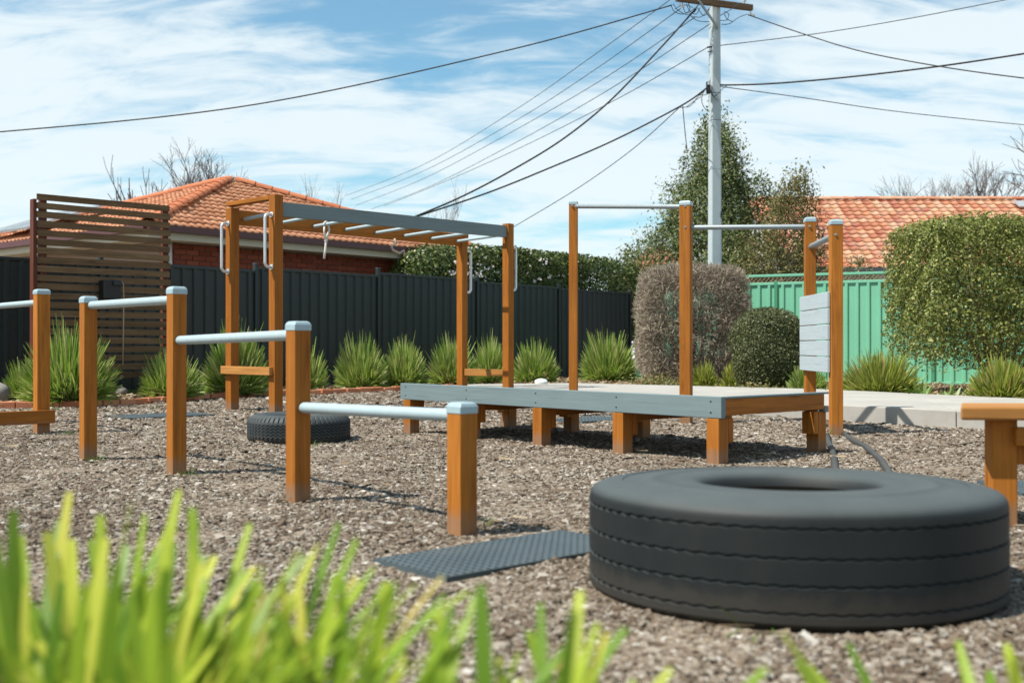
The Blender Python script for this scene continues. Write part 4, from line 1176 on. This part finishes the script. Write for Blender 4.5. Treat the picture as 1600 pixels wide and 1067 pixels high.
def bare_tree(px, py_top, d, height_px, spread, label, seed, name='bare_tree', lean=0.0, levels=5, r0=0.09, base_z=0.0, up_k=.35):
    g = random.Random(seed)
    x = gx(px, d); ztop = EYE - (py_top - HZ) * d / F
    root = thing(name, (x, d, base_z), label, 'tree', 'bare winter trees behind the houses')
    H = ztop - base_z
    tr = MB(); tw = MB()
    def grow(p, v, L, r, lev):
        mid = p + v * L * .5 + Vector((g.uniform(-1, 1), g.uniform(-1, 1), g.uniform(-.5, .5))) * L * .06
        e = p + v * L
        (tr if lev >= levels - 1 else tw).tube([p, mid, e], r, 6 if lev >= levels - 1 else 4, False, [r, r * .85, r * .65])
        if lev == 0: return
        for k in range(g.choice((2, 3, 3, 4)) if lev < levels else 5):
            nv = (v + Vector((g.uniform(-1, 1), g.uniform(-1, 1), g.uniform(-.35, .7))) * spread + UP * up_k * .3).normalized()
            st = e if k < 2 else p.lerp(e, g.uniform(.5, .95))
            grow(st, nv, L * g.uniform(.58, .82), r * .6, lev - 1)
    grow(Vector((x, d, base_z - .2)), Vector((lean, 0, 1)).normalized(), H * .36 + .2, r0, levels)
    zs = [v[2] for v in tw.v]; k = (H) / max(0.1, (float(np.percentile(zs, 98.5)) - base_z))
    for m in (tr, tw):
        m.v = [(x + (v[0] - x) * k, d + (v[1] - d) * k, base_z + (v[2] - base_z) * k) for v in m.v]
    tr.build('trunk', M['bare'], root); tw.build('crown', M['bare'], root)
bare_tree(300, 238, 32, 70, .75, 'bare wide spreading tree above the left end of the terracotta hip roof', 3, r0=.13, levels=6)
bare_tree(196, 284, 34, 40, .45, 'bare tree whose twigs show just above the slatted screen', 5, levels=4)
bare_tree(213, 290, 30, 40, .3, 'slim bare tree with one thick broken stem beside the hip roof', 15, levels=3, r0=.09)
bare_tree(520, 300, 40, 40, .4, 'bare thin tree above the roof slope left of the thin overhead lines', 7, r0=.06)
bare_tree(474, 300, 42, 40, .45, 'bare thin tree peeking above the middle of the roof slope', 17, r0=.05, levels=4)
bare_tree(668, 312, 42, 40, .45, 'bare thin tree seen above the right end of the monkey bars', 9, r0=.06)
bare_tree(1530, 268, 60, 40, .7, 'bare grey tree far behind the mottled tiled roof', 11, r0=.2, levels=6)
bare_tree(1478, 288, 62, 40, .7, 'smaller bare tree left of the far grey one behind the mottled roof', 12, r0=.18, levels=6)
bare_tree(1590, 282, 58, 40, .7, 'bare grey tree behind the roof at the right picture edge', 13, r0=.2, levels=6)
bare_tree(1735, 150, 34, 40, .8, 'tall bare tree whose twigs reach in from the right edge of the sky', 21, r0=.14)

# strappy clumps
def blades(N, base, rad, L, lean, width, g, droop=0.35, seg=4, squash=1.0, stiff=0.0):
    a = g.uniform(0, 2 * np.pi, N); rr = rad * np.sqrt(g.uniform(0, 1, N))
    p = np.stack([rr * np.cos(a), rr * np.sin(a) * squash, np.zeros(N)], 1)
    a2 = a + g.normal(0, .5 - .25 * stiff, N)
    le = np.abs(g.normal(0, 1, N)).clip(0, 2) * .5 * lean + rr / rad * lean * .35
    if stiff: le = lean * (rr / rad) ** .9 * g.uniform(.75, 1.12, N) + g.normal(0, .07, N)
    o = np.stack([np.cos(a2), np.sin(a2), np.zeros(N)], 1)
    d = unit(o * np.sin(le)[:, None] + np.array([0, 0, 1.0]) * np.cos(le)[:, None])
    ln = L * (g.uniform(.55, 1.08, N) if not stiff else g.choice([1, 1, 1, .62], N) * g.uniform(.84, 1.08, N))
    sd_ = unit(np.stack([-np.sin(a2 + g.normal(0, .8, N)), np.cos(a2 + g.normal(0, .8, N)), np.zeros(N)], 1))
    rows = []
    for k in range(seg + 1):
        t = k / seg
        c = p + d * (ln * t)[:, None] + (o * .5 - np.array([0, 0, .55])) * (droop * np.abs(le) * ln * t * t)[:, None]
        w = width * ((0.7 + .5 * t - 1.08 * t ** 3) if not stiff else (0.6 + .55 * t - .85 * t ** 4)) * .5
        rows += [c - sd_ * w, c + sd_ * w]
    return np.stack(rows, 1) + np.array(base), [(2 * k, 2 * k + 1, 2 * k + 3, 2 * k + 2) for k in range(seg)]
def dome(N, base, rad, H, width, g, mat, seg=4):
    """a tuft whose leaf tips fill a tall dome: radius rad, height H"""
    a = g.uniform(0, 2 * np.pi, N)
    u = np.sqrt(g.uniform(0, 1, N))
    low = g.uniform(0, 1, N) < .32
    r0 = rad * .52 * u
    th = np.where(low, g.uniform(R(48), R(84), N), R(44) * u ** 1.5) + g.normal(0, .09, N)
    r0 = np.where(low, rad * g.uniform(.2, .5, N), r0)
    o = np.stack([np.cos(a), np.sin(a), np.zeros(N)], 1)
    p = o * r0[:, None]
    a2 = a + g.normal(0, .42, N); o2 = np.stack([np.cos(a2), np.sin(a2), np.zeros(N)], 1)
    d = o2 * np.sin(th)[:, None] + np.array([0, 0, 1.0]) * np.cos(th)[:, None]
    E = np.array([1 / rad, 1 / rad, 1 / H])
    A = ((d * E) ** 2).sum(1); B = (p * d * E * E).sum(1); Cc = ((p * E) ** 2).sum(1) - 1
    ln = (-B + np.sqrt(np.maximum(B * B - A * Cc, 0))) / A
    ph1, ph2 = g.uniform(0, 6, 2)
    wob = 1 + .09 * np.sin(2 * a + ph1) + .07 * np.sin(5 * a + ph2)
    ln = ln * wob * g.choice([1, 1, 1, .85, .65], N) * g.uniform(.82, 1.06, N) * np.where(g.uniform(0, 1, N) < .025, 1.2, 1)
    sd_ = unit(np.cross(d, g.normal(0, 1, (N, 3))))
    rows = []
    for k in range(seg + 1):
        t = k / seg
        c = p + d * (ln * t)[:, None] + (np.array([0, 0, .16]) * np.sin(th)[:, None]) * (ln * t * (1 - t))[:, None] * 2 + o2 * (ln * .05 * t * t)[:, None]
        w = width * g.uniform(.7, 1.25) * (0.6 + .6 * t - .95 * t ** 5) * .5
        rows += [c - sd_ * w, c + sd_ * w]
    v = np.stack(rows, 1); v[:, :, 2] = np.maximum(v[:, :, 2], .004)
    return v + np.array(base), [(2 * k, 2 * k + 1, 2 * k + 3, 2 * k + 2) for k in range(seg)]
def clump(px, yb, d, wpx, hpx, label, mat='blade', N=520, seed=0, lean=.75, width=.011, name='strappy_clump'):
    g = np.random.default_rng(seed + 100)
    z = EYE - (yb - HZ) * d / F
    L = hpx * d / F * 1.0; rad = wpx * d / F * .5
    base = (gx(px, d), d, max(0.0, min(z, .04)))
    vv, fs = dome(N, base, rad, L, width, g, mat)
    return tag(np_mesh(name, vv, 10, fs, M[mat], None, False), label, 'plant', 'strappy grass clumps in the garden bed')
def set_origin(o, loc):
    loc = Vector(loc)
    n = len(o.data.vertices); co = np.empty(n * 3, np.float32); o.data.vertices.foreach_get('co', co)
    co = co.reshape(-1, 3) - np.array(loc, np.float32); o.data.vertices.foreach_set('co', co.ravel()); o.location = loc
cl = [
 (106, 632, 12.75, 150, 122, 'largest dark green strappy clump in front of the slatted screen', 'blade', 900, .62),
 (40, 628, 13.2, 70, 70, 'low strappy clump at the left foot of the slatted screen', 'blade', 380, .8),
 (268, 620, 13.9, 100, 74, 'strappy clump behind the second tallest stepped bar post, right of the screen', 'blade', 560, .8),
 (368, 617, 15.0, 108, 112, 'tall strappy clump behind the left legs of the monkey bars', 'blade', 800, .6),
 (482, 607, 16.4, 62, 62, 'small pale strappy clump right of the left monkey bar legs', 'blade', 340, .75),
 (564, 608, 17.0, 82, 84, 'strappy clump against the dark fence, left one of the touching pair', 'blade', 620, .75),
 (630, 607, 17.4, 82, 78, 'strappy clump against the dark fence, right one of the touching pair', 'blade', 620, .8),
 (706, 602, 18.3, 78, 76, 'strappy clump behind the right monkey bar legs, left of their foot rail', 'blade', 560, .7),
 (766, 600, 19.0, 72, 78, 'strappy clump seen through the right monkey bar legs above the foot rail', 'blade', 520, .65),
 (836, 599, 19.6, 74, 68, 'strappy clump just right of the monkey bars', 'blade', 520, .8),
 (950, 597, 20.4, 92, 78, 'wide dome shaped strappy clump right of the left chin-up post', 'blade', 720, .75),
 (1100, 601, 17.0, 48, 44, 'small strappy clump just right of the tall middle chin-up post', 'blade_yellow', 300, .8),
 (1146, 600, 16.5, 44, 46, 'small strappy clump left of the rounded dark bush', 'blade_yellow', 300, .7),
 (1262, 608, 14.6, 70, 52, 'strappy clump behind the pale board panel', 'blade', 380, .85),
 (1374, 613, 13.6, 128, 76, 'big yellow green strappy clump beside the path right of the panel posts', 'blade_yellow', 800, .95),
 (1566, 623, 12.0, 112, 76, 'yellow green strappy clump beside the path below the large hedge', 'blade_yellow', 760, .95),
]
for i, (px, yb, d, w_, h_, lab, m_, N, le) in enumerate(cl):
    o = clump(px, yb, d, w_, h_, lab, m_, int(N * 2.3), i, le, .0205 if d > 13.7 else .019)
    set_origin(o, (gx(px, d), d, 0.03))
# broad leafed little plants and scrub by the path
for i, (px, yb, d, h_, n_, lab) in enumerate(((1437, 614, 13.1, 34, 26, 'low broad leafed plant between the two yellow green clumps, nearer the left one'),
                                       (1482, 615, 13.0, 28, 22, 'low broad leafed plant under the bare stems of the large hedge'),
                                       (1412, 608, 14.0, 26, 18, 'small broad leafed plant tucked behind the big yellow green clump'))):
    g = np.random.default_rng(300 + i)
    vv, fs = blades(n_, (gx(px, d), d, .03), .10, h_ * d / F * 1.2, 1.0, .045, g, .7)
    o = np_mesh('leafy_plant', vv, 10, fs, M['iris']); set_origin(o, (gx(px, d), d, .03))
    tag(o, lab, 'plant', 'broad leafed plants by the path')
for i, (px, d, w_, h_, m_, lab) in enumerate(((1028, 17.5, .42, .22, 'olive_leaf', 'low straggly scrub at the foot of the twiggy bush, left side'), (1180, 14.6, .35, .16, 'olive_leaf', 'low ground scrub at the foot of the rounded dark bush'),
                                     (1238, 15.2, .3, .3, 'tree_leaf', 'small dark scrub between the rounded bush and the panel post'))):
    g = np.random.default_rng(400 + i)
    N = 2200
    p = g.normal(0, 1, (N, 3)) * np.array([w_ * .5, .2, h_ * .4]); p[:, 2] = np.abs(p[:, 2])
    o = np_mesh('low_scrub', leaves(p + np.array([gx(px, d), d, .03]), np.tile([[0, -.5, .8]], (N, 1)), .04), 4, LF, M[m_])
    set_origin(o, (gx(px, d), d, .03)); tag(o, lab, 'plant', 'low scrub in the bed')
# lawn strip showing below the screen
g = np.random.default_rng(500); N = 5000
t = g.uniform(-9.6, -3.2, N); off = g.uniform(.12, .55, N)
bp = np.array(F0)[None] + np.array(FE)[None] * t[:, None] + np.array(FN)[None] * off[:, None]
vv, fs = blades(N, (0, 0, 0.03), .01, .10, .8, .012, g, .4, 2); vv = vv + bp[:, None, :]
tag(np_mesh('grass', vv, 6, fs, M['grass']), kind='stuff')
# rocks
def rock(p, s, mat, label, seed):
    g = np.random.default_rng(seed)
    rings = []
    for i in range(7):
        th = math.pi * (i + .3) / 6.6
        rings.append([Vector(p) + Vector((math.cos(a) * math.sin(th) * s[0], math.sin(a) * math.sin(th) * s[1], math.cos(th) * s[2])) * float(1 + g.uniform(-.12, .12)) for a in [k * 2 * math.pi / 10 for k in range(10)]])
    o = MB().loft(rings[::-1], True, True).build('rock', M[mat]); set_origin(o, p)
    tag(o, label, 'rock')
rock((gx(-4, 12.9), 12.9, .13), (.16, .14, .13), 'stone', 'pale grey rock in the bed at the left picture edge', 1)
rock((gx(846, 15.9), 15.9, .17), (.10, .09, .055), 'white_stone', 'small white rock lying on the far left of the concrete path', 2)
rock((gx(190, 14.6), 14.6, .08), (.08, .08, .07), 'stone', 'dull grey rock on the grass below the slatted screen', 3)

# ------------------------------------------------------------------ bark chips, straw, weeds
gravel = [(-9, 1.0)] + [(-9, 11.8)] + [(p.x, p.y - .06) for p in edge[1:]] + [(-0.95, 15.3)] + [(p.x - .02, p.y - .03) for p in near] + [(9, 1.0)]
def inside(x, y, poly):
    c = np.zeros(len(x), bool); n = len(poly); j = n - 1
    for i in range(n):
        xi, yi = poly[i]; xj, yj = poly[j]
        if yi != yj:
            m = ((yi > y) != (yj > y)) & (x < (xj - xi) * (y - yi) / (yj - yi) + xi)
            c ^= m
        j = i
    return c
bands = [(1.3, 2.4, 7800, .0078), (2.4, 3.6, 8400, .0075), (3.6, 5.2, 6000, .0082), (5.2, 7.2, 5000, .0092), (7.2, 9.6, 3200, .0110), (9.6, 13, 1500, .0145), (13, 17.5, 420, .022)]
X, Y, SZ = [], [], []
for a, b, den, sz in bands:
    n_ = int((b * b - a * a) / 2 * 1.02 * den)
    d = np.sqrt(rng.uniform(a * a, b * b, n_)); x = rng.uniform(-.51, .51, n_) * d
    k = inside(x, d, gravel)
    X.append(x[k]); Y.append(d[k]); SZ.append(.86 * sz * rng.lognormal(0, .34, k.sum()))
MG = []
for x in X: MG.append(np.zeros(len(x), bool))
for a, b, den, sz in bands:                      # a wider, sparser margin either side
    n_ = int((b - a) * 2 * 1.7 * den * .30)
    d = rng.uniform(a, b, n_); x = rng.choice([-1, 1], n_) * (.51 * d + rng.uniform(0, 1.7, n_))
    k = inside(x, d, gravel)
    X.append(x[k]); Y.append(d[k]); SZ.append(1.5 * sz * .9 * rng.lognormal(0, .34, k.sum())); MG.append(np.ones(k.sum(), bool))
MG = np.concatenate(MG)
X, Y, SZ = map(np.concatenate, (X, Y, SZ))
keep = np.ones(len(X), bool)
for cx, cy, hl, hw, ax in mats:
    u = (X - cx) * ax.x + (Y - cy) * ax.y; v = -(X - cx) * ax.y + (Y - cy) * ax.x
    edge_n = 0.03 * np.sin(u * 17) + .03 * np.sin(v * 23 + 1)
    ins_ = (np.abs(u) < hl - .035 + edge_n) & (np.abs(v) < hw - .03 + edge_n)
    keep &= ~ins_ | (rng.uniform(0, 1, len(X)) < .012)
for cx, cy, ri, ro in ((TX, TY, .0, .595), (T2X, T2Y, .2, .37)):
    r_ = np.hypot(X - cx, Y - cy); keep &= (r_ < ri) | (r_ > ro)
X, Y, SZ, MG = X[keep], Y[keep], SZ[keep], MG[keep]; N = len(X)
print('chips', N)
e1 = rng.uniform(0, 2 * np.pi, N); e2 = rng.normal(0, .20, N); e3 = rng.normal(0, .20, N)
def rot(v, ax, a):
    c, s = np.cos(a)[:, None], np.sin(a)[:, None]; i, j = [(1, 2), (2, 0), (0, 1)][ax]
    w = v.copy(); w[..., i] = v[..., i] * c - v[..., j] * s; w[..., j] = v[..., i] * s + v[..., j] * c
    return w
q8 = np.array([[-1, -1, -1], [1, -1, -1], [1, 1, -1], [-1, 1, -1], [-.7, -.7, 1], [.7, -.7, 1], [.7, .7, 1], [-.7, .7, 1]], float)
q5 = np.array([[-1, -1, -1], [1, -1, -1], [1, 1, -1], [-1, 1, -1], [0, 0, 1.1]], float)
def make_chips(k, q, faces, nm):
    n_ = k.sum(); sz = SZ[k]
    c = q[None] * np.stack([sz * rng.uniform(.8, 1.7, n_), sz * rng.uniform(.45, .95, n_), sz * rng.uniform(.14, .34, n_)], 1)[:, None]
    c = c * rng.uniform(.5, 1.2, (n_, len(q), 1))
    if len(q) == 5: c[:, 4, :2] += rng.normal(0, .4, (n_, 2)) * sz[:, None]
    c = rot(rot(rot(c, 0, e2[k]), 1, e3[k]), 2, e1[k])
    c += np.stack([X[k], Y[k], .002 + sz * rng.uniform(0, .55, n_) + .006 * np.sin(X[k] * 5.1 + np.sin(Y[k] * 3.7) * 2) * np.sin(Y[k] * 4.3)], 1)[:, None]
    tag(np_mesh(nm, c, len(q), faces, M['chips']), kind='stuff')
nearc = (Y < 5.2) & ~MG
make_chips(nearc, q8, [(4, 5, 6, 7), (0, 1, 5, 4), (1, 2, 6, 5), (2, 3, 7, 6), (3, 0, 4, 7)], 'bark_chips')
make_chips(~nearc, q5, [(0, 1, 4), (1, 2, 4), (2, 3, 4), (3, 0, 4)], 'bark_chips')
# straw over the bed
N = 26000
d = rng.uniform(11.8, 22, N); x = rng.uniform(-.6, .6, N) * d
k = inside(x, d, bed_poly); x, d = x[k], d[k]; N = len(x)
a = rng.uniform(0, np.pi, N); L_ = rng.uniform(.02, .09, N); wv = rng.uniform(.004, .012, N)
dx, dy = np.cos(a), np.sin(a); zr = .037 + rng.uniform(0, .03, N)
tz = rng.normal(0, .018, N)
st = np.stack([np.stack([x + s * dx * L_ - t * dy * wv, d + s * dy * L_ + t * dx * wv, zr + s * tz + .004 * t], 1) for s, t in ((-1, -1), (1, -1), (1, 1), (-1, 1))], 1)
tag(np_mesh('dry_mulch', st, 4, LF, M['straw']), kind='stuff')
# straws and twigs on the bark
N = 130
d = np.sqrt(rng.uniform(2.4 ** 2, 9 ** 2, N)); x = rng.uniform(-.5, .3, N) * d; a = rng.normal(0, .5, N)
L_ = rng.uniform(.02, .06, N); wv = .002
for cx, cy, hl, hw, ax in mats:
    k = np.hypot(x - cx, d - cy) > max(hl, hw) + .1
    x, d, a, L_ = x[k], d[k], a[k], L_[k]
N = len(x)
st = np.stack([np.stack([x + s * np.cos(a) * L_ - t * np.sin(a) * wv, d + s * np.sin(a) * L_ + t * np.cos(a) * wv, np.full(N, .034) + s * rng.normal(0, .004, N)], 1) for s, t in ((-1, -1), (1, -1), (1, 1), (-1, 1))], 1)
tag(np_mesh('straw_litter', st, 4, LF, M['straw']), kind='stuff')
# small weeds
wd_ = []
for px, py, n_, L0 in ((150, 722, 12, .05), (295, 745, 16, .06), (110, 680, 14, .05), (90, 642, 26, .06), (40, 645, 20, .05), (485, 700, 12, .05), (1200, 975, 7, .10), (1182, 985, 5, .12), (755, 828, 8, .05), (1290, 682, 12, .09), (520, 655, 8, .05), (620, 690, 10, .04), (240, 640, 10, .05)):
    d0 = F * EYE / (py - HZ)
    v, fs = blades(n_, (gx(px, d0), d0, .01), .05, L0, 1.2, .007, rng, .5, 3); wd_.append(v)
tag(np_mesh('weeds', np.concatenate(wd_), 8, fs, M['grass']), kind='stuff')

# ------------------------------------------------------------------ near strappy plants, leaf by leaf
protos = []
for k in range(10):
    g = random.Random(900 + k)
    n_ = 8; vs, fs = [], []
    bend = g.uniform(.05, .45); tw_ = g.uniform(-.5, .5)
    for i in range(n_ + 1):
        t = i / n_
        w = (.66 + .5 * t - .42 * t ** 8) * .5 * (1 if i < n_ else .75)
        x = bend * t * t; z = t - .25 * bend * t ** 3
        an = tw_ * t
        for s in (-1, 0, 1):
            vs.append((x + math.sin(an) * s * w * .0175, math.cos(an) * s * w * .0175, z - (0.0 if s else .004)))
    for i in range(n_):
        for s in (0, 1): fs.append((3 * i + s, 3 * i + s + 1, 3 * i + s + 4, 3 * i + s + 3))
    me = bpy.data.meshes.new('leaf'); me.from_pydata(vs, [], fs); me.polygons.foreach_set('use_smooth', [True] * len(fs))
    me.materials.append(M['near_blade']); protos.append(me)
def near_plant(x, y, n_, Lmin, Lmax, rad, label, seed, lean=.45, wmul=1.0):
    g = random.Random(seed)
    root = thing('strappy_plant', (x, y, 0), label, 'plant', 'lush strappy plants nearest the viewer')
    for k in range(n_):
        a = g.uniform(0, 6.283); r = rad * math.sqrt(g.random())
        L = g.uniform(Lmin, Lmax)
        o = bpy.data.objects.new('leaf', g.choice(protos)); COL.objects.link(o); o.parent = root
        o.location = (math.cos(a) * r, math.sin(a) * r, 0)
        w = g.uniform(.75, 1.15) * wmul
        o.scale = (L, w, L)
        o.rotation_euler = (g.gauss(0, .10), abs(g.gauss(0, 1)) * lean * .35 + r / rad * lean * .4, a + g.gauss(0, .5))
def near_at(px, d): return gx(px, d), d
for px, d, n_, l0, l1, rad, lab, sd, le in (
    (10, 1.12, 290, .31, .555, .13, 'lush bright green strappy plant filling the lower left corner', 31, .36),
    (185, 1.15, 260, .31, .535, .11, 'lush bright green strappy plant second from the lower left corner', 32, .40),
    (345, 1.10, 90, .30, .50, .06, 'bright strappy plant between the lower left mass and the upright fan of leaves', 33, .34),
    (520, 1.05, 80, .32, .505, .05, 'upright fan of bright strappy leaves left of the lower middle', 34, .42),
    (690, 1.02, 44, .32, .475, .045, 'small bright strappy plant between the upright fan and the lower middle plant', 39, .38),
    (800, 1.02, 60, .32, .49, .05, 'bright strappy plant at the lower middle with one tall leaf before the rubber mat', 35, .42),
    (985, 1.0, 60, .32, .455, .06, 'low strappy plant at the bottom edge before the left side of the truck tyre', 36, .5),
    (1330, 1.15, 12, .32, .42, .06, 'sparse few strappy leaves at the bottom edge before the truck tyre', 37, .45),
    (1585, 1.15, 28, .32, .44, .06, 'small strappy plant in the lower right corner', 38, .45)):
    x, y = near_at(px, d)
    near_plant(x, y, n_, l0, l1, rad, lab, sd, le)
